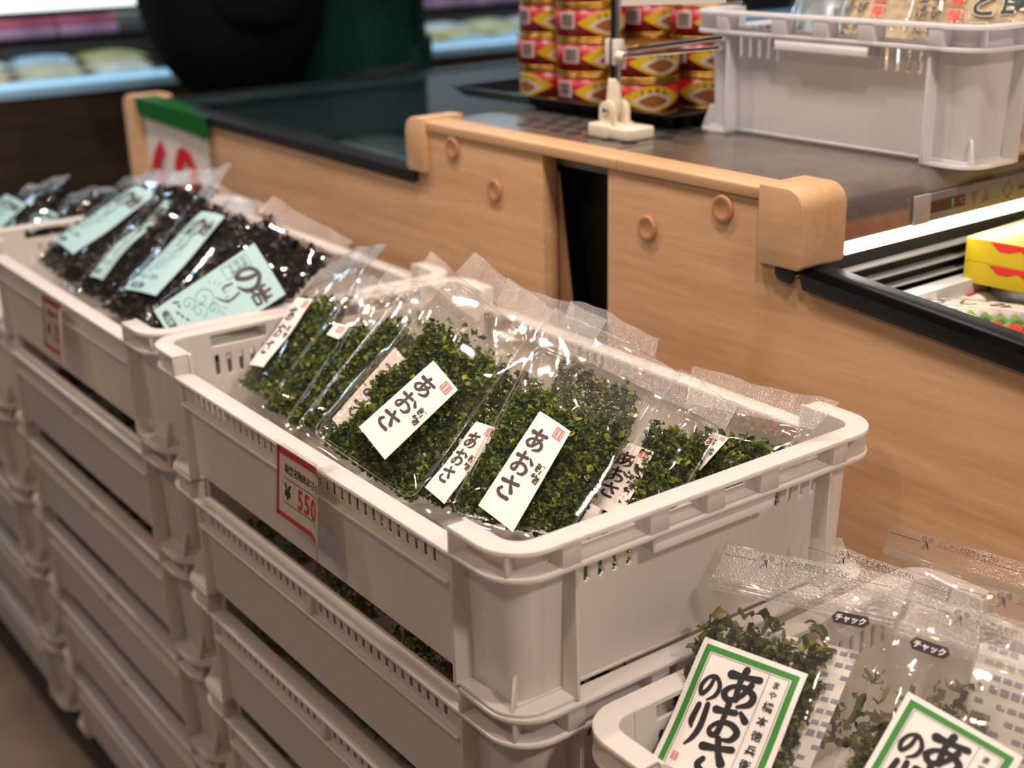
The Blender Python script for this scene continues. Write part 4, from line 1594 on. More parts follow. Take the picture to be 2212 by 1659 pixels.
    if lab:
        lq, lw, lh, layers, mats, bow, wave = lab
        label_obj('label', [np.array(p, float) - o + nrm * 0.0022 for p in lq], lw, lh, layers, mats, t, bow=bow, wave=wave, seed=seed)
    return t


LW_, LH_ = 0.032, 0.087


def aosa_layers():
    b = []
    for i, ch in enumerate('あおさ'):
        b += brush(ch, 0.0116, 0.0660 - 0.0210 * i, 0.0178, 0.95, 1.22)
    b += [put('新', 0.0260, 0.0495, 0.0074, 0.035), put('物', 0.0260, 0.0410, 0.0074, 0.035)]
    return [(b, 1), (stamp(0.0205, 0.0285, 0.0755, 0.0840, 0.00065), 2)]


AOSA = [M['paper'], M['ink'], M['red_ink']]
GRP = 'clear bags of green laver in the price tagged crate'


def L_(q, bow=0.001, wave=0.0):
    return (q, LW_, LH_, aosa_layers(), AOSA, bow, wave)


bag('leftmost green laver bag in its crate, narrow white label facing the aisle',
    [(-0.5940, 0.2123, 0.0517), (-0.5229, 0.2416, 0.0737), (-0.4458, 0.0713, -0.054), (-0.5496, 0.0723, -0.0533)], GRP, 11, flare=-0.004, seal=0.13,
    lab=L_([(-0.5527, 0.153, 0.0222), (-0.5265, 0.157, 0.0252), (-0.5097, 0.0888, -0.0259), (-0.533, 0.0853, -0.0285)], wave=0.0010))
bag('green laver bag behind the leftmost one, only its red label stamp showing',
    [(-0.5004, 0.1921, 0.0526), (-0.4509, 0.2095, 0.0454), (-0.4197, 0.0715, -0.0576), (-0.4648, 0.0574, -0.0485)], GRP, 12, thick=0.011, n=2300, tray=False,
    lab=([(-0.4558, 0.1408, 0.0217), (-0.4427, 0.148, 0.0197), (-0.4410, 0.1350, 0.0100), (-0.4540, 0.1290, 0.0130)], 0.0165, 0.016, [(stamp(0.006, 0.0135, 0.006, 0.0135, 0.0006), 2)], AOSA, 0.0, 0.0))
bag('unlabelled green laver bag, third along from the end beside the teal labels',
    [(-0.4355, 0.1909, 0.071), (-0.3822, 0.207, 0.055), (-0.3541, 0.0653, -0.0527), (-0.3992, 0.0455, -0.0423)], GRP, 13, thick=0.012, n=3000)
bag('green laver bag whose label peeks out behind the front middle bag',
    [(-0.3793, 0.2026, 0.0922), (-0.3059, 0.216, 0.0620), (-0.2989, 0.0572, -0.0447), (-0.356, 0.0352, -0.0286)], GRP, 14, thick=0.012, n=3500,
    lab=L_([(-0.3345, 0.1302, 0.0301), (-0.2988, 0.1326, 0.0105), (-0.2947, 0.0642, -0.036), (-0.3312, 0.0621, -0.0184)]))
bag('big green laver bag in the middle of the crate, broad label tilted towards the aisle',
    [(-0.3067, 0.199, 0.1095), (-0.2208, 0.2155, 0.0756), (-0.1901, 0.049, -0.0485), (-0.3186, 0.0265, -0.020)], GRP, 15, thick=0.0145, n=6500, flare=-0.003, fill=(0.17, 0.95, 0.03, 0.74),
    lab=L_([(-0.2511, 0.1153, 0.0429), (-0.2185, 0.1162, 0.0265), (-0.2222, 0.0473, -0.0163), (-0.2571, 0.0459, 0.0009)]))
bag('green laver bag wedged between the two front bags, its label folded at the edge',
    [(-0.2738, 0.2078, 0.0931), (-0.1841, 0.2419, 0.0687), (-0.1344, 0.0876, -0.0574), (-0.1987, 0.0503, -0.0482)], GRP, 16, thick=0.009, n=2300, tray=False,
    lab=L_([(-0.1932, 0.115, 0.0066), (-0.1761, 0.1241, 0.0036), (-0.1666, 0.0645, -0.04), (-0.1869, 0.0606, -0.032)], wave=0.0012))
bag('green laver bag nearest the near crate corner, label upright beside the rim',
    [(-0.2132, 0.2095, 0.0863), (-0.0971, 0.2424, 0.0474), (-0.0736, 0.1082, -0.052), (-0.1566, 0.0545, -0.0437)], GRP, 17, thick=0.0145, n=6500, flare=-0.006, fill=(0.05, 0.95, 0.04, 0.66), seal=0.17,
    lab=L_([(-0.1455, 0.1413, 0.0235), (-0.117, 0.1485, 0.0134), (-0.0988, 0.0782, -0.0417), (-0.1313, 0.0708, -0.0297)]))
bag('green laver bag lying behind the front right one, only its clear top seal showing',
    [(-0.2546, 0.2606, 0.0696), (-0.162, 0.2812, 0.0477), (-0.0888, 0.1688, -0.05), (-0.1704, 0.1519, -0.0299)], GRP, 18, thick=0.010, n=1500, tray=False)
bag('green laver bag right of the near corner bag, half its label and red stamp showing',
    [(-0.1167, 0.259, 0.0383), (-0.0628, 0.272, 0.020), (-0.0448, 0.1803, -0.0449), (-0.0883, 0.1452, -0.0503)], GRP, 19, thick=0.012, n=3000, seal=0.2,
    lab=L_([(-0.1103, 0.194, -0.0040), (-0.0843, 0.2042, -0.0087), (-0.0709, 0.1577, -0.0452), (-0.0979, 0.150, -0.0390)], wave=0.001))
bag('rightmost green laver bag, its wide seal over the back crate rail by the wood',
    [(-0.1317, 0.2938, 0.0256), (-0.0045, 0.3202, 0.0295), (-0.0230, 0.2445, -0.0300), (-0.0803, 0.2139, -0.0408)], GRP, 20, thick=0.012, n=3000, seal=0.3, fill=(0.1, 0.9, 0.05, 0.55),
    lab=L_([(-0.0672, 0.2506, 0.0012), (-0.0519, 0.2521, 0.0007), (-0.0548, 0.225, -0.0194), (-0.0698, 0.2229, -0.0193)]))

# black laver with teal labels
TW_, TH_ = 0.066, 0.127


def teal_layers():
    b = brush('岩', 0.0525, 0.1050, 0.0215, 1.0, 1.2) + brush('の', 0.0305, 0.1020, 0.0330, 0.95, 1.25) + brush('り', 0.0320, 0.0740, 0.0240, 1.2, 0.75)
    s = frame2(0.004, 0.0195, 0.082, 0.113, 0.0006) + column('能登産', 0.0150, 0.1070, 0.0062, 0.0075, 0.01) + column('手摘み', 0.0085, 0.1070, 0.0062, 0.0075, 0.01)
    # drawn swirls of waves
    for cx, cy, r in ((0.020, 0.050, 0.013), (0.030, 0.040, 0.009), (0.016, 0.034, 0.008), (0.036, 0.054, 0.007)):
        pts = [(cx + r * (1 - k / 16) * math.cos(k * 0.62), cy + r * (1 - k / 16) * math.sin(k * 0.62)) for k in range(15)]
        s.append(ribbon(pts, 0.0008, 3))
    for k in range(9):
        a = 0.4 + 0.26 * k
        s.append(ribbon([(0.026 + 0.020 * math.cos(a), 0.050 + 0.022 * math.sin(a)), (0.026 + 0.025 * math.cos(a), 0.050 + 0.027 * math.sin(a))], [0.0009, 0.0004], 2))
    dk = [ribbon([(0.006 + 0.006 * k, 0.022 + 0.003 * math.sin(k * 2.1)), (0.009 + 0.006 * k, 0.024 + 0.003 * math.cos(k * 1.3))], [0.0025, 0.0012], 2) for k in range(7)]
    dk.append(ribbon([(0.012, 0.0085), (0.030, 0.0085)], 0.0080, 4))
    wt = [put('国産', 0.021, 0.0085, 0.0062, 0.01)]
    return [(b, 1), (s, 2), (dk, 3), (wt, 0)]


TEAL = [M['teal'], M['ink'], M['teal_ink'], plain('dark_teal_ink', (0.05, 0.07, 0.07), 0.6)]
TG = 'clear bags of black laver with teal labels'


def T_(q, bow=0.002, wave=0.0):
    return (q, TW_, TH_, teal_layers(), TEAL, bow, wave)


def shift(q, k):
    c = np.array(CAM)
    return [tuple(c + (np.array(p) - c) * k) for p in q]


kw = dict(leaf='iwanori', n=2600, size=0.011, elong=3.4, tray=False, thick=0.019, crinkle=0.006, fill=(0.05, 0.95, 0.04, 0.90), ragged=0.10)
bag('black laver bag farthest along its crate, teal label curved over it',
    [(-1.1294, 0.224, 0.0604), (-1.031, 0.2617, 0.0708), (-0.9586, 0.0699, -0.0491), (-1.1286, 0.0659, -0.0316)], TG, 31,
    lab=T_([(-1.0722, 0.1957, 0.0533), (-1.0159, 0.1991, 0.0487), (-1.0322, 0.09, -0.0129), (-1.0998, 0.0882, -0.0061)], 0.006, 0.001), **kw)
bag('black laver bag showing only a thin strip of teal label',
    [(-1.0127, 0.2249, 0.0735), (-0.9489, 0.277, 0.0909), (-0.8756, 0.0844, -0.0641), (-0.9726, 0.0651, -0.0365)], TG, 32,
    lab=T_([(-0.9716, 0.1932, 0.0521), (-0.9593, 0.1976, 0.0499), (-0.9346, 0.0883, -0.0239), (-0.9528, 0.0793, -0.0213)], 0.001, 0.003), **kw)
bag('black laver bag with its whole teal label seen, second from the green laver crate',
    [(-0.9456, 0.245, 0.0713), (-0.8383, 0.2664, 0.0585), (-0.7876, 0.0923, -0.0572), (-0.8926, 0.0655, -0.0481)], TG, 33,
    lab=T_([(-0.8854, 0.2032, 0.0484), (-0.8468, 0.2162, 0.0469), (-0.8168, 0.1083, -0.0244), (-0.8675, 0.0891, -0.0238)], 0.003, 0.001), **kw)
bag('black laver bag nearest the green laver crate, largest teal label with big brush writing',
    [(-0.7105, 0.2140, 0.0935), (-0.6150, 0.2555, 0.0545), (-0.6300, 0.0850, -0.0530), (-0.7060, 0.0440, -0.0120)], TG, 34,
    lab=T_([(-0.6700, 0.1663, 0.0560), (-0.6064, 0.1663, 0.0130), (-0.6250, 0.0565, -0.0410), (-0.6875, 0.0535, -0.0006)], 0.0015, 0.0), **kw)
TG2 = 'black laver bags in the farthest crate'
kw2 = dict(kw)
kw2['n'] = 800
bag('black laver bag in the farthest crate, teal label cut by the photo edge',
    [(-1.4246, 0.1624, 0.0136), (-1.3436, 0.2002, 0.0318), (-1.2883, 0.1099, -0.0428), (-1.417, 0.0669, -0.0589)], TG2, 35,
    lab=T_([(-1.4127, 0.1254, 0.0015), (-1.3384, 0.1317, -0.0031), (-1.3453, 0.0744, -0.0452), (-1.4228, 0.0716, -0.0376)]), **kw2)
bag('black laver bag in the farthest crate, teal label showing through the hand hole',
    [(-1.3456, 0.1978, 0.0097), (-1.2636, 0.2383, 0.0196), (-1.2587, 0.1494, -0.0458), (-1.3281, 0.1215, -0.0519)], TG2, 36,
    lab=T_([(-1.332, 0.1521, -0.0106), (-1.289, 0.1605, -0.0151), (-1.3061, 0.1226, -0.0393), (-1.3537, 0.1116, -0.0356)]), **kw2)
bag('black laver bag at the counter side of the farthest crate, clear top crumpled',
    [(-1.33, 0.27, 0.020), (-1.25, 0.30, 0.026), (-1.235, 0.21, -0.045), (-1.31, 0.19, -0.05)], TG2, 37, **kw2)

# olive laver in zip bags with green framed labels
GW_, GH_ = 0.080, 0.118


def green_layers(narrow=False):
    w, h = GW_, GH_
    g = frame2(0.004, w - 0.004, 0.014, h - 0.004, 0.0044)
    ln = frame2(0.0095, w - 0.0095, 0.0195, h - 0.0095, 0.0003) + [rect2(0.0555, 0.0558, 0.0195, h - 0.0095)]
    b = []
    for ch, cy, s in (('あ', 0.0910, 0.0295), ('お', 0.0640, 0.0280), ('さ', 0.0375, 0.0285)):
        b += brush(ch, 0.0405, cy, s, 0.95, 1.38)
    b += brush('の', 0.0190, 0.0850, 0.0225, 0.75, 1.15)
    b += brush('り', 0.0195, 0.0560, 0.033, 0.42, 1.0)
    b += column('まや', 0.0630, 0.1020, 0.0062, 0.0075, 0.01)
    b += column('橋本徳兵衛', 0.0630, 0.0850, 0.0080, 0.0112, 0.015)
    return [(g, 1), (ln, 2), (b, 2), (stamp(0.0125, 0.0170, 0.0260, 0.0320, 0.0004), 3)]


GREEN = [M['white_paper'], M['green_ink'], M['black_ink'], M['red_ink']]
GG = 'zip bags of olive laver in the near crate'


def zip_details(t, q, badge_u, seed, back_text=False, badge=True):
    """zip bead, printed cut line with scissors, black zip badge, on the bag at corners q"""
    o = np.mean(np.array(q, float), 0)
    qq = [np.array(p, float) - o for p in q]
    n = quad_normal(qq)
    mb = MB()
    for v in (0.835, 0.815):
        u = np.linspace(0.0, 1.0, 24)
        mb.tube(bil(qq, u, np.full(24, v)) + n * (0.0022 + 0.0010 * np.sin(u * 9 + seed))[..., None], 0.0012, 8)
    mb.obj('zip_bead', M['bead'], t)
    mb = MB()
    Uz, Vz = np.meshgrid(np.linspace(0, 1, 24), np.linspace(0.80, 0.862, 4))
    Pz = bil(qq, Uz, Vz) + n * (0.0014 + 0.0010 * np.sin(Uz * 9 + seed))[..., None]
    mb.add(Pz.reshape(-1, 3), [(j * 24 + i, j * 24 + i + 1, (j + 1) * 24 + i + 1, (j + 1) * 24 + i) for j in range(3) for i in range(23)], 0, True)
    mb.obj('zip_band', M['seal'], t)
    w = np.linalg.norm(qq[1] - qq[0])
    h = np.linalg.norm(qq[3] - qq[0])
    mb = MB()

    def pr(shapes, mi, lift):
        for vs, fs in shapes:
            if len(vs):
                mb.add(bil(qq, vs[:, 0] / w, vs[:, 1] / h) + n * lift, fs, mi)
    y = 0.945 * h
    s = [rect2(0.004, 0.030, y, y + 0.0004), put('✂', 0.036, y, 0.010, 0.0)] + [rect2(0.044 + 0.003 * k, 0.0462 + 0.003 * k, y, y + 0.0004) for k in range(28)]
    s.append(put('ここからお切りください', 0.070, y + 0.003, 0.0045, 0.005))
    pr(s, 0, 0.0042)
    bx, by = badge_u * w, 0.79 * h
    hexa = [(bx - 0.0105, by - 0.0042), (bx + 0.0105, by - 0.0042), (bx + 0.0135, by), (bx + 0.0105, by + 0.0042), (bx - 0.0105, by + 0.0042), (bx - 0.0135, by)]
    if badge:
        pr([(np.array(hexa), [tuple(range(6))])], 0, 0.0062)
        pr([put('チャック', bx, by, 0.0055, 0.02)], 1, 0.0066)
    mb.obj('zip_print', [M['black_ink'], M['white_paper']], t)
    if back_text:
        mb = MB()
        pr([rect2(0.25 * w, 0.86 * w, 0.15 * h, 0.70 * h)], 0, -0.012 if badge else -0.004)
        tx = []
        for r_ in range(11):
            for c_ in range(11):
                if (r_ * 7 + c_ * 5 + seed) % 6:
                    tx.append(rect2(0.30 * w + 0.0072 * c_, 0.30 * w + 0.0072 * c_ + 0.0055, 0.67 * h - 0.0085 * r_, 0.67 * h - 0.0085 * r_ + (0.0045 if r_ % 4 == 3 else 0.0030)))
        pr(tx, 1, -0.0116 if badge else -0.0036)
        mb.obj('back_panel', [M['white_paper'], M['print']], t)


kg = dict(leaf='aonori', size=0.0085, elong=2.8, tray=False, thick=0.016, crinkle=0.006, seal=0.14, name='zip_bag', ragged=0.25)
q = [(-0.0050, 0.2028, -0.0527), (0.1239, 0.25, -0.0451), (0.144, 0.1281, -0.1805), (0.0255, 0.0821, -0.1904)]
t = bag('zip bag of olive laver with the whole green framed label, nearest the middle crate', q, GG, 41, n=2600, fill=(0.06, 0.74, 0.06, 0.80),
        lab=([(0.025, 0.1544, -0.1006), (0.1011, 0.1749, -0.1019), (0.1158, 0.1042, -0.1814), (0.0386, 0.0807, -0.183)], GW_, GH_, green_layers(), GREEN, 0.001, 0.0012), **kg)
zip_details(t, q, 0.80, 1, True)
q = [(0.1339, 0.2364, -0.0432), (0.2381, 0.2604, -0.0493), (0.2539, 0.1598, -0.1608), (0.1557, 0.1227, -0.1704)]
t = bag('zip bag of olive laver with its green framed label cut by the photo corner', q, GG, 42, n=1300, fill=(0.04, 0.9, 0.06, 0.55),
        lab=([(0.1689, 0.1901, -0.087), (0.2451, 0.2009, -0.0987), (0.2398, 0.1355, -0.1664), (0.1681, 0.1205, -0.1606)], GW_, GH_, green_layers(), GREEN, 0.001, 0.0), **kg)
zip_details(t, q, 0.24, 2)
q = [(0.1379, 0.2745, -0.0477), (0.2434, 0.3045, -0.0448), (0.2661, 0.2324, -0.148), (0.1572, 0.2085, -0.1435)]
t = bag('zip bag turned round, grey printed back panel showing, behind the green framed labels', q, GG, 43, n=160, fill=(0.05, 0.4, 0.06, 0.5), **kg)
zip_details(t, q, 0.5, 3, True, False)
q = [(0.0364, 0.3408, -0.0646), (0.1867, 0.3465, -0.0527), (0.201, 0.3009, -0.1673), (0.0447, 0.2962, -0.177)]
t = bag('empty topped zip bag standing against the wood panel at the back of the near crate', q, GG, 44, n=40, fill=(0.05, 0.95, 0.04, 0.12), **kg)
zip_details(t, q, 0.9, 4, False, False)
q = [(0.000, 0.290, -0.075), (0.120, 0.300, -0.068), (0.135, 0.215, -0.180), (0.020, 0.190, -0.186)]
t = bag('zip bag directly behind the one with the whole green framed label', q, GG, 45, n=160, fill=(0.05, 0.95, 0.05, 0.40), **kg)
zip_details(t, q, 0.5, 5, False, False)

# bags lying in the lower crates, seen through the gaps
proto_g = bag('x', [(-0.080, 0.070, 0.012), (0.050, 0.075, 0.010), (0.048, -0.110, -0.004), (-0.082, -0.112, -0.002)], 'x', 51, thick=0.014, n=900, tray=False)
proto_b = bag('x', [(-0.080, 0.070, 0.012), (0.050, 0.075, 0.010), (0.048, -0.110, -0.004), (-0.082, -0.112, -0.002)], 'x', 52, thick=0.014, n=700, tray=False, leaf='iwanori', size=0.012, elong=3.0)
proto_e = bag('x', [(-0.068, 0.042, 0.006), (0.066, 0.043, 0.005), (0.066, -0.040, -0.002), (-0.068, -0.041, -0.001)], 'x', 53, thick=0.012, n=1500, tray=False, seal=0.10, fill=(0.03, 0.97, 0.04, 0.88), ragged=0.05)
fg = fb = True
for sname, k in (('middle', 1), ('middle', 2), ('middle', 3), ('left', 1), ('left', 2), ('left', 3), ('left', 4)):
    p = CRATE_POS[(sname, k)]
    green = sname == 'middle'
    for i, dx in enumerate((-0.50, -0.36, -0.22, -0.095)):
        if green:
            b = proto_g if fg else copy_tree(proto_g)
            fg = False
        else:
            b = proto_b if fb else copy_tree(proto_b)
            fb = False
        b.location = (p[0] + dx, p[1] + 0.150, p[2] - 0.062)
        b.rotation_euler = (0.05, 0, CRATE_YAW + 0.06 * math.sin(i * 3 + k))
        b['category'] = 'bag'
        b['group'] = 'laver bags in the %s crate of the %s stack' % (ORD[k], sname)
        b['label'] = 'laver bag, %s, in the %s crate from the top of the %s laver stack' % (['far end', 'second along', 'third along', 'near end'][i], ORD[k], 'green' if green else 'black')

# bags on edge against the walls of the top crate, seen through its slots
first = True
for i, (x, y, z, rx, rz, lb) in enumerate(((-0.053, 0.115, -0.075, 1.40, 1.5608, 'green laver bag standing against the near end wall, seen through the left slots'),
                                           (-0.053, 0.255, -0.075, 1.40, 1.5608, 'green laver bag standing against the near end wall, seen through the right slots'),
                                           (-0.15, 0.039, -0.080, 1.50, -0.01, 'green laver bag behind the aisle side slots, nearest the crate corner'),
                                           (-0.29, 0.039, -0.080, 1.50, -0.01, 'green laver bag behind the aisle side slots, in the middle'),
                                           (-0.43, 0.041, -0.080, 1.50, -0.01, 'green laver bag behind the aisle side slots, beyond the price tag'))):
    b = proto_e if first else copy_tree(proto_e)
    first = False
    b.location = (x, y, z)
    b.rotation_euler = (rx, 0, rz)
    b['group'] = 'green laver bags on edge inside the price tagged crate'
    b['label'] = lb

# ------------------------------------------------------------------ price tags


def tag_sheet(name, label, x0, z1, w, h, y, curl, heading, price, group):
    t = thing(name, label, 'price tag', (x0, y, z1), 0, group)

    def at(u, v, lift=0.0):
        s = u * w
        s0 = curl[0] * w
        a = np.clip((s - s0) / curl[1], 0, curl[2])
        flat = np.minimum(s, s0)
        ex = flat + np.where(a > 0, curl[1] * np.sin(a), 0) + np.where(s - s0 > curl[1] * curl[2], (s - s0 - curl[1] * curl[2]) * math.cos(curl[2]), 0)
        ey = -np.where(a > 0, curl[1] * (1 - np.cos(a)), 0) - np.where(s - s0 > curl[1] * curl[2], (s - s0 - curl[1] * curl[2]) * math.sin(curl[2]), 0)
        nx_, ny_ = -np.sin(-a) * -1, -np.cos(a)
        droop = curl[3] * np.clip((u - curl[0]) / (1 - curl[0]), 0, 1) * (1 - v)
        z = -(1 - v) * h - droop
        lean = 0.006 * (1 - v)
        return np.stack([ex - np.sin(a) * 0 + lift * -np.sin(a), ey - lean - lift * np.cos(a), z], -1)
    mb = MB()
    nx, ny = 24, 10
    U, V = np.meshgrid(np.linspace(0, 1, nx), np.linspace(0, 1, ny))
    fs = [(j * nx + i, j * nx + i + 1, (j + 1) * nx + i + 1, (j + 1) * nx + i) for j in range(ny - 1) for i in range(nx - 1)]
    mb.add(at(U, V).reshape(-1, 3), fs, 0, True)
    lift = 0.0002
    z = 0.004
    red = frame2(0, w, 0, h, 0.0045)
    # toothed inner edge and side cuts so that the border can bend with the sheet
    red = []
    k = 40
    for i in range(k):
        xa, xb = w * i / k, w * (i + 1) / k
        red += [rect2(xa, xb, h - 0.0050, h), rect2(xa, xb, 0, 0.0036)]
        red += [(np.array([(xa, h - 0.005), (xb, h - 0.005), ((xa + xb) / 2, h - 0.0063)]), [(0, 1, 2)]), (np.array([(xa, 0.0036), (xb, 0.0036), ((xa + xb) / 2, 0.0048)]), [(0, 1, 2)])]
    for i in range(30):
        ya, yb = h * i / 30, h * (i + 1) / 30
        red += [rect2(0, 0.0036, ya, yb), rect2(w - 0.0036, w, ya, yb), (np.array([(0.0036, ya), (0.0036, yb), (0.0047, (ya + yb) / 2)]), [(0, 1, 2)])]
    blk = []
    for i, ch in enumerate(heading):
        blk.append(put(ch, 0.0175 + 0.0072 * i, h * 0.735, 0.0080, 0.015))
    for i in range(20):
        xa = 0.012 + (w - 0.022) * i / 20
        xb = 0.012 + (w - 0.022) * (i + 1) / 20
        blk += [rect2(xa, xb, h * 0.585, h * 0.585 + 0.0006), rect2(xa, xb, h * 0.235, h * 0.235 + 0.0006)]
    blk.append(put('¥', 0.0190, h * 0.405, 0.0175, 0.03))
    pr = [put(ch, 0.0400 + 0.0108 * i, h * 0.405, 0.0235, 0.02, sx=0.78) for i, ch in enumerate(price)]
    for shapes, mi in ((red, 1), (blk, 2), (pr, 1)):
        for vs, f2 in shapes:
            if len(vs):
                mb.add(at(vs[:, 0] / w, vs[:, 1] / h, np.full(len(vs), lift)), f2, mi, True)
        lift += 0.0001
    mb.obj('printed_sheet', [M['tag_cream'], M['tag_red'], M['black_ink']], t)
    # laminate pouch a little larger than the sheet
    mb = MB()
    P = at(U * 1.05 - 0.025, V * 1.16 - 0.08, np.full(U.shape, 0.0006))
    mb.add(P.reshape(-1, 3), fs, 0, True)
    mb.obj('laminate', M['laminate'], t)
    mb = MB()
    mb.prism([(-0.002 + 0.10 * w, -0.001), (0.85 * w, -0.001), (0.85 * w, 0.0015), (0.10 * w, 0.0015)], 'z', -0.001, 0.0018)
    mb.box(0.78 * w, 0.78 * w + 0.012, -0.001, 0.012, 0.0008, 0.0014)
    mb.obj('tape', M['laminate'], t)
    return t


tag_sheet('price_tag', 'red bordered price tag 550 taped to the rail of the green laver crate', -0.3110, -0.0165, 0.0880, 0.0600, -0.0010, (0.66, 0.034, 0.52, 0.012), '能登名物あおさのり', '550', 'red bordered price tags')
tag_sheet('price_tag', 'blurred red bordered price tag on the black laver crate, one side folded in', -0.9120, -0.0225, 0.0880, 0.0600, 0.0080, (0.68, 0.022, 0.46, 0.0), '能登岩のり', '750', 'red bordered price tags')

# ------------------------------------------------------------------ far showcase
t = thing('display_showcase', 'long lit chilled showcase with a dark brown base beyond the person', 'showcase', (-2.65, 1.6, FZ))
off = Vector((2.65, -1.6, -FZ))
mb = MB()
mb.box(-3.9, -2.65, -1.2, 4.2, FZ, -0.012)
mb.obj('base', M['dark_wood'], t, off)
mb = MB()
mb.prism([(-2.70, -0.012), (-2.64, -0.012), (-2.64, 0.010), (-2.66, 0.022), (-2.70, 0.022)], 'y', -1.2, 4.2)
mb.obj('front_lip', plain('blue_lit_enamel', (0.34, 0.62, 0.86), 0.25), t, off, bevel=0.002)  # white lip; the blue light of the case is put into its colour
mb = MB()
mb.tube([(-2.60, -1.2, -0.34), (-2.60, 4.2, -0.34)], 0.010, 10)
mb.obj('bumper_rail', plain('grey_bumper', (0.16, 0.16, 0.17), 0.3, 0.5), t, off)
mb = MB()
mb.box(-3.16, -3.12, -1.2, 4.2, -0.012, 0.080)
mb.box(-3.9, -3.12, -1.2, 4.2, 0.068, 0.080)
mb.obj('riser', plain('dark_riser', (0.03, 0.03, 0.035), 0.5), t, off)
mb = MB()
mb.box(-3.9, -3.88, -1.2, 4.2, 0.08, 1.1)
mb.obj('back_panel', plain('showcase_back', (0.5, 0.52, 0.52), 0.5), t, off)
mb = MB()
mb.box(-3.45, -3.20, -1.2, 4.2, 0.135, 0.150)
mb.obj('shelf', M['black_matte'], t, off)
mb = MB()
mb.box(-3.205, -3.195, -1.2, 4.2, 0.152, 0.19)
mb.obj('shelf_light', plain('lit_shelf_edge', (0.9, 0.9, 0.9), 0.4, emit=(0.86, 1.0, 0.96), estr=1.3), t, off)
mb = MB()
mb.box(-3.9, -2.7, -1.2, 4.2, 1.1, 1.15)
mb.obj('canopy', plain('showcase_canopy', (0.6, 0.6, 0.6), 0.5), t, off)

kinds = [('pale yellow', (0.40, 0.34, 0.12)), ('white', (0.42, 0.45, 0.43)), ('cream', (0.38, 0.34, 0.21)), ('ice blue', (0.28, 0.40, 0.50)), ('olive', (0.30, 0.27, 0.10)), ('orange', (0.62, 0.30, 0.06))]
pm = {n_: plain('pack_' + n_.replace(' ', '_'), c_, 0.25, var=0.35, vscale=22) for n_, c_ in kinds}


def pillow(name, lx, ly, lz, mat, parent=None):
    mb = MB()
    nx, ny = 12, 9
    for s in (1, -1):
        vs = [(-lx / 2 + lx * i / nx, -ly / 2 + ly * j / ny, lz / 2 + s * lz / 2 * (1 - abs(2 * i / nx - 1) ** 3) ** .5 * (1 - abs(2 * j / ny - 1) ** 3) ** .5 + 0.004 * math.sin(i * 1.9 + j * 2.3) * (s > 0) * (1 - abs(2 * i / nx - 1)) * (1 - abs(2 * j / ny - 1))) for j in range(ny + 1) for i in range(nx + 1)]
        fs = [(j * (nx + 1) + i, j * (nx + 1) + i + 1, (j + 1) * (nx + 1) + i + 1, (j + 1) * (nx + 1) + i) for j in range(ny) for i in range(nx)]
        mb.add(vs, fs if s > 0 else [f[::-1] for f in fs], 0, True)
    return mb.obj(name, mat, parent)


protos = {}
for i, (n_, c_) in enumerate(kinds):
    protos[n_] = None
rr = random.Random(5)
k = 0
order_l = ['cream', 'pale yellow', 'olive', 'white']
for row, x in enumerate((-2.78, -2.92, -3.05)):
    y = 0.30 + 0.03 * row
    while y < 2.65:
        if 0.93 < y < 1.70:
            y += 0.185
            continue
        if y > 1.72:
            n_ = rr.choice(['pale yellow', 'pale yellow', 'white', 'ice blue', 'cream'])
        else:
            n_ = ['white', 'cream', 'olive'][row] if rr.random() < .5 else rr.choice(['pale yellow', 'white', 'ice blue', 'cream', 'olive', 'orange'])
        if protos[n_] is None:
            o = protos[n_] = pillow('food_pack', 0.13, 0.17, 0.035, pm[n_])
        else:
            o = protos[n_].copy()
            COL.objects.link(o)
        o.location = (x, y, -0.011 + 0.010 * row)
        o.rotation_euler = (0, 0.02, rr.uniform(-.2, .2))
        nth = ['first', 'second', 'third', 'fourth', 'fifth', 'sixth', 'seventh']
        far_ = '%s right of the green jacket' % nth[int((y - 1.60) / 0.185)] if y > 1.45 else '%s left of the backpack' % nth[int((1.02 - y) / 0.185)]
        tag(o, '%s food pack in the far showcase, %s row, %s' % (n_, ['front', 'middle', 'back'][row], far_), 'food pack', 'blurred food packs in the far showcase')
        y += 0.185
pk = None
y = 0.2
i = 0
pinkm = plain('pink_carton', (0.42, 0.10, 0.16), 0.35, var=0.3, vscale=9)
lilac = plain('lilac_carton', (0.38, 0.26, 0.42), 0.35, var=0.3, vscale=9)
while y < 2.8:
    if 0.95 < y < 1.85:
        y += 0.178
        continue
    side = '%s right of the green jacket' % nth[int((y - 1.80) / 0.178)] if y > 1.5 else '%s left of the backpack' % nth[int((1.03 - y) / 0.178)]
    mb = MB()
    o = MB()
    o.box(-0.05, 0.05, -0.085, 0.085, 0, 0.026)
    ob = o.obj('carton', lilac, None, bevel=0.003)
    ob.location = (-3.22, y, 0.0802)
    tag(ob, 'lilac carton low on the far showcase riser, %s' % side, 'carton', 'lilac cartons on the far riser')
    o = MB()
    o.box(-0.05, 0.05, -0.085, 0.085, 0, 0.024)
    ob = o.obj('carton', pinkm, None, bevel=0.003)
    ob.location = (-3.225, y, 0.1064)
    tag(ob, 'pink carton atop a lilac one, far showcase, %s' % side, 'carton', 'pink cartons on the far riser')
    y += 0.178

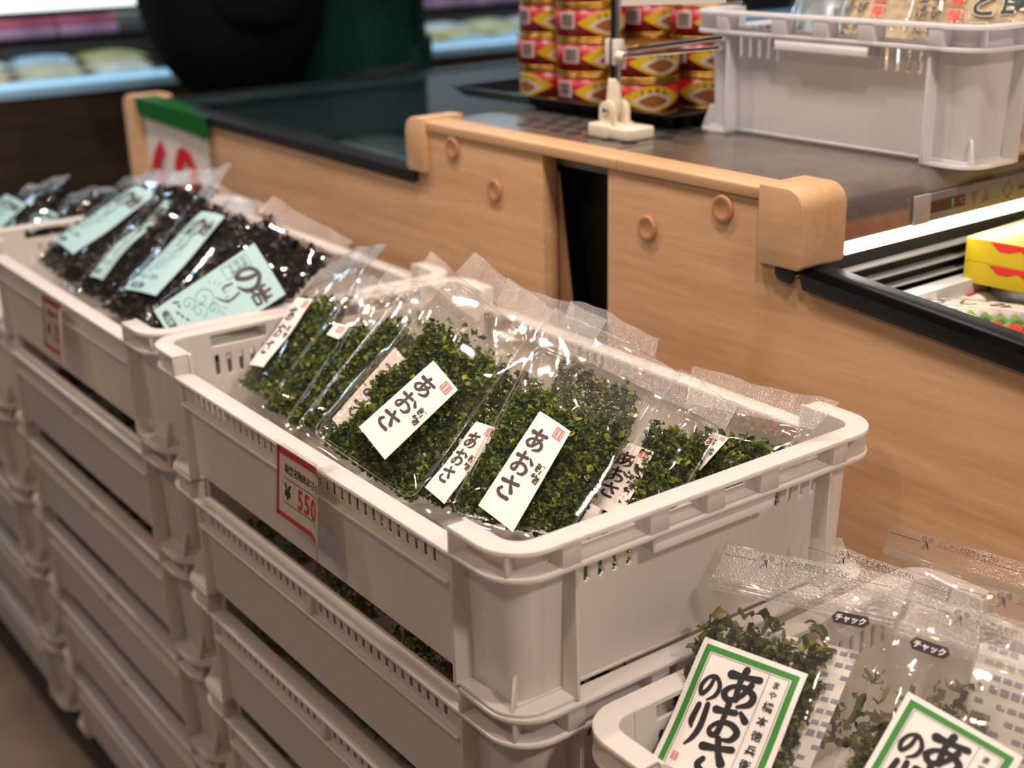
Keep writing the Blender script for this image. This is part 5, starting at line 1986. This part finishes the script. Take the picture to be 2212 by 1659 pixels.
# goods under the glass lid
rr = random.Random(9)
cols_ = [('white', pm['white']), ('ice blue', pm['ice blue']), ('olive', pm['olive']), ('pale yellow', pm['pale yellow'])]
pr2 = {}
for iy in range(7):
    for ix in range(4):
        n_, m_ = cols_[(ix * 2 + iy * 3 + ix * iy) % 4]
        if n_ not in pr2:
            o = pr2[n_] = pillow('frozen_pack', 0.17, 0.15, 0.05, m_)
        else:
            o = pr2[n_].copy()
            COL.objects.link(o)
        o.location = (-0.86 - 0.175 * ix, 0.56 + 0.20 * iy, -0.035)
        o.rotation_euler = (0, 0, rr.uniform(-.3, .3))
        tag(o, '%s frozen pack under the glass lid, %s row out, %s from the wood end' % (n_, ['first', 'second', 'third', 'fourth'][ix], ['first', 'second', 'third', 'fourth', 'fifth', 'sixth', 'last'][iy]), 'frozen pack', 'frozen packs under the glass lid')
tb = MB()
tb.box(-1.49, -0.745, 0.455, 2.17, -0.065, -0.036)
tag(tb.obj('wire_shelf', plain('dark_wire_shelf', (0.06, 0.07, 0.07), 0.5)), 'dark shelf under the frozen packs inside the glass lidded case', 'shelf')

# ------------------------------------------------------------------ the person beyond the glass lid
jac = plain('green_jacket_cloth', (0.0015, 0.024, 0.020), 0.85, spec=0.15, var=0.25, vscale=12, bump=0.3, bscale=60)
trs = plain('dark_trousers', (0.012, 0.014, 0.016), 0.8)
skin = plain('skin', (0.55, 0.33, 0.23), 0.5)
hairm = plain('black_hair', (0.010, 0.008, 0.007), 0.5)
PX, PY = -1.99, 1.065
t = thing('person', 'person in a dark green jacket walking past the glass lidded freezer', 'person', (PX, PY, FZ))


def skinned(name, verts, edges, radii, mat, parent, root=0, sub=2):
    me = bpy.data.meshes.new(name)
    me.from_pydata(verts, edges, [])
    o = bpy.data.objects.new(name, me)
    COL.objects.link(o)
    o.parent = parent
    md = o.modifiers.new('skin', 'SKIN')
    md.use_smooth_shade = True
    for i, r_ in enumerate(radii):
        sv = me.skin_vertices[0].data[i]
        sv.radius = r_ if isinstance(r_, tuple) else (r_, r_)
        sv.use_root = (i == root)
    sb = o.modifiers.new('smooth', 'SUBSURF')
    sb.levels = sub
    sb.render_levels = sub
    me.materials.append(mat)
    return o


# facing +y ; body: legs, trunk, neck, head, arms with hands
V = [(0, 0, .90), (0, 0, 1.10), (0, .01, 1.28), (0, .0, 1.42), (0, .01, 1.50), (0, .03, 1.58), (0, .03, 1.68),
     (-.09, 0, .82), (-.095, .06, .46), (-.095, .02, .10), (-.095, .14, .04),
     (.09, 0, .82), (.095, -.04, .46), (.095, -.12, .12), (.095, -.01, .05),
     (-.18, -.01, 1.38), (-.23, -.03, 1.14), (-.16, .16, 1.22), (-.13, .20, 1.30),
     (.18, -.01, 1.38), (.23, -.03, 1.14), (.16, .16, 1.22), (.13, .20, 1.30)]
Eg = [(0, 1), (1, 2), (2, 3), (3, 4), (4, 5), (5, 6), (0, 7), (7, 8), (8, 9), (9, 10), (0, 11), (11, 12), (12, 13), (13, 14), (3, 15), (15, 16), (16, 17), (17, 18), (3, 19), (19, 20), (20, 21), (21, 22)]
Rd = [(.15, .11), (.13, .10), (.15, .11), (.12, .09), .052, .085, .075, .085, .060, .045, .035, .085, .060, .045, .035, .060, .045, .034, .026, .060, .045, .034, .026]
skinned('body', V, Eg, Rd, skin, t)
# jacket: body shell with hem, folds, and sleeves
mb = MB()
prof = [(0.160, 0.145, 0.74), (0.172, 0.158, 0.78), (0.176, 0.163, 0.90), (0.172, 0.155, 1.00), (0.175, 0.150, 1.15), (0.190, 0.145, 1.30), (0.175, 0.125, 1.40), (0.090, 0.080, 1.48), (0.070, 0.070, 1.53)]
n = 48
vs = []
for rx_, ry_, z in prof:
    for j in range(n):
        a = 2 * math.pi * j / n
        f_ = 1 + 0.018 * math.sin(a * 7 + z * 5) + 0.012 * math.sin(a * 13 - z * 9)
        vs.append((rx_ * f_ * math.cos(a), ry_ * f_ * math.sin(a) + 0.01, z))
mb.add(vs, [(k * n + j, k * n + (j + 1) % n, (k + 1) * n + (j + 1) % n, (k + 1) * n + j) for k in range(len(prof) - 1) for j in range(n)], 0, True)
for s in (-1, 1):
    mb.tube([(s * .165, 0, 1.38), (s * .215, -.02, 1.25), (s * .235, -.03, 1.14), (s * .205, .07, 1.17), (s * .160, .155, 1.22)], [.068, .066, .058, .052, .044], 14)
mb.obj('jacket', jac, t)
mb = MB()
mb.box(0.168, 0.186, 0.062, 0.078, 0.76, 1.36)
mb.prism([(0.100, 0.80), (0.100, 0.96), (0.045, 0.93), (0.045, 0.80)], 'x', 0.168, 0.179)
mb.obj('placket', jac, t, bevel=0.004)
mb = MB()
for sx, kn, an in ((-.095, (.055, .46), (.02, .07)), (.095, (-.04, .46), (-.12, .10))):
    mb.tube([(sx, 0, .90), (sx, .01, .76), (sx, kn[0], kn[1]), (sx, an[0], an[1])], [.105, .100, .078, .062], 16)
mb.obj('trousers', trs, t)
mb = MB()
for sx, y_ in ((-.095, .06), (.095, -.08)):
    mb.tube([(sx, y_ - .09, .045), (sx, y_, .048), (sx, y_ + .11, .034), (sx, y_ + .15, .030)], [.038, .046, .036, .022], 12)
mb.obj('shoe', plain('dark_shoe', (.02, .02, .02), .5), t)
mb = MB()
n = 20
vs = []
for i in range(9):
    ph = math.pi * 0.62 * i / 8
    for j in range(n):
        a = 2 * math.pi * j / n
        vs.append((0.092 * math.sin(ph) * math.cos(a), 0.018 + 0.104 * math.sin(ph) * math.sin(a), 1.640 + 0.115 * math.cos(ph)))
mb.add(vs, [(k * n + j, k * n + (j + 1) % n, (k + 1) * n + (j + 1) % n, (k + 1) * n + j) for k in range(8) for j in range(n)], 0, True)
mb.obj('hair', hairm, t)
mb = MB()
for s in (-1, 1):
    mb.lathe([(0.001, 0.0), (0.011, 0.004), (0.012, 0.010), (0.001, 0.014)], (s * 0.033, 0.100, 1.63), n=12)
mb.prism([(0.100, 1.625), (0.130, 1.598), (0.100, 1.592)], 'x', -0.012, 0.012)
mb.box(-0.022, 0.022, 0.098, 0.106, 1.562, 1.569)
mb.obj('face_features', skin, t)
for s in (-1, 1):
    hv = [(0, 0, 0), (0, .035, -.005), (0, .075, -.012)]
    mb = MB()
    bx_, by_, bz_ = s * .13, .17, 1.27
    mb.tube([(bx_, by_ - .01, bz_), (bx_, by_ + .03, bz_ - .004), (bx_, by_ + .07, bz_ - .012)], [.026, .036, .034], 10)
    for k_, (dx_, ln) in enumerate(((-.024, .055), (-.008, .066), (.009, .062), (.025, .048))):
        mb.tube([(bx_ + dx_, by_ + .075, bz_ - .012), (bx_ + dx_, by_ + .075 + ln * .55, bz_ - .026), (bx_ + dx_, by_ + .075 + ln * .8, bz_ - .05)], [.009, .0085, .007], 8)
    mb.tube([(bx_ - s * .03, by_ + .02, bz_), (bx_ - s * .048, by_ + .05, bz_ - .012), (bx_ - s * .050, by_ + .078, bz_ - .028)], [.011, .010, .008], 8)
    mb.obj('hand', skin, t)
for o in t.children:
    o.rotation_euler = (0, 0, 0)

# backpack
t = thing('backpack', 'large black rounded backpack carried low behind the green jacket', 'backpack', (PX + 0.03, PY - 0.285, 0.340))
bk = plain('black_nylon', (0.003, 0.0035, 0.005), 0.8, spec=0.12, bump=0.2, bscale=150)
mb = MB()
n, m_ = 36, 20
vs = []
for i in range(m_ + 1):
    ph = -math.pi / 2 + math.pi * i / m_
    cz = math.copysign(abs(math.sin(ph)) ** 0.85, math.sin(ph))
    cr = abs(math.cos(ph)) ** 0.95
    for j in range(n):
        a = 2 * math.pi * j / n
        ca, sa = math.cos(a), math.sin(a)
        sq = (abs(ca) ** 2.6 + abs(sa) ** 2.6) ** (-1 / 2.6)
        vs.append((0.175 * cr * sq * ca, 0.190 * cr * sq * sa, 0.330 * cz))
mb.add(vs, [(k * n + j, k * n + (j + 1) % n, (k + 1) * n + (j + 1) % n, (k + 1) * n + j) for k in range(m_) for j in range(n)], 0, True)
mb.obj('pack_body', bk, t)
mb = MB()
vs = []
for i in range(m_ + 1):
    ph = -math.pi / 2 + math.pi * i / m_
    for j in range(n):
        a = 2 * math.pi * j / n
        vs.append((0.045 * abs(math.cos(ph)) ** .6 * math.cos(a) + 0.150, 0.110 * abs(math.cos(ph)) ** .6 * math.sin(a) - 0.01, 0.115 * math.sin(ph) - 0.05))
mb.add(vs, [(k * n + j, k * n + (j + 1) % n, (k + 1) * n + (j + 1) % n, (k + 1) * n + j) for k in range(m_) for j in range(n)], 0, True)
mb.obj('side_pocket', bk, t)
for s in (-1, 1):
    mb = MB()
    mb.tube([(s * .11, .13, .12), (s * .12, .20, .30), (s * .125, .30, .36), (s * .13, .40, .33), (s * .13, .45, .22)], 0.016, 10)
    mb.obj('strap', bk, t)
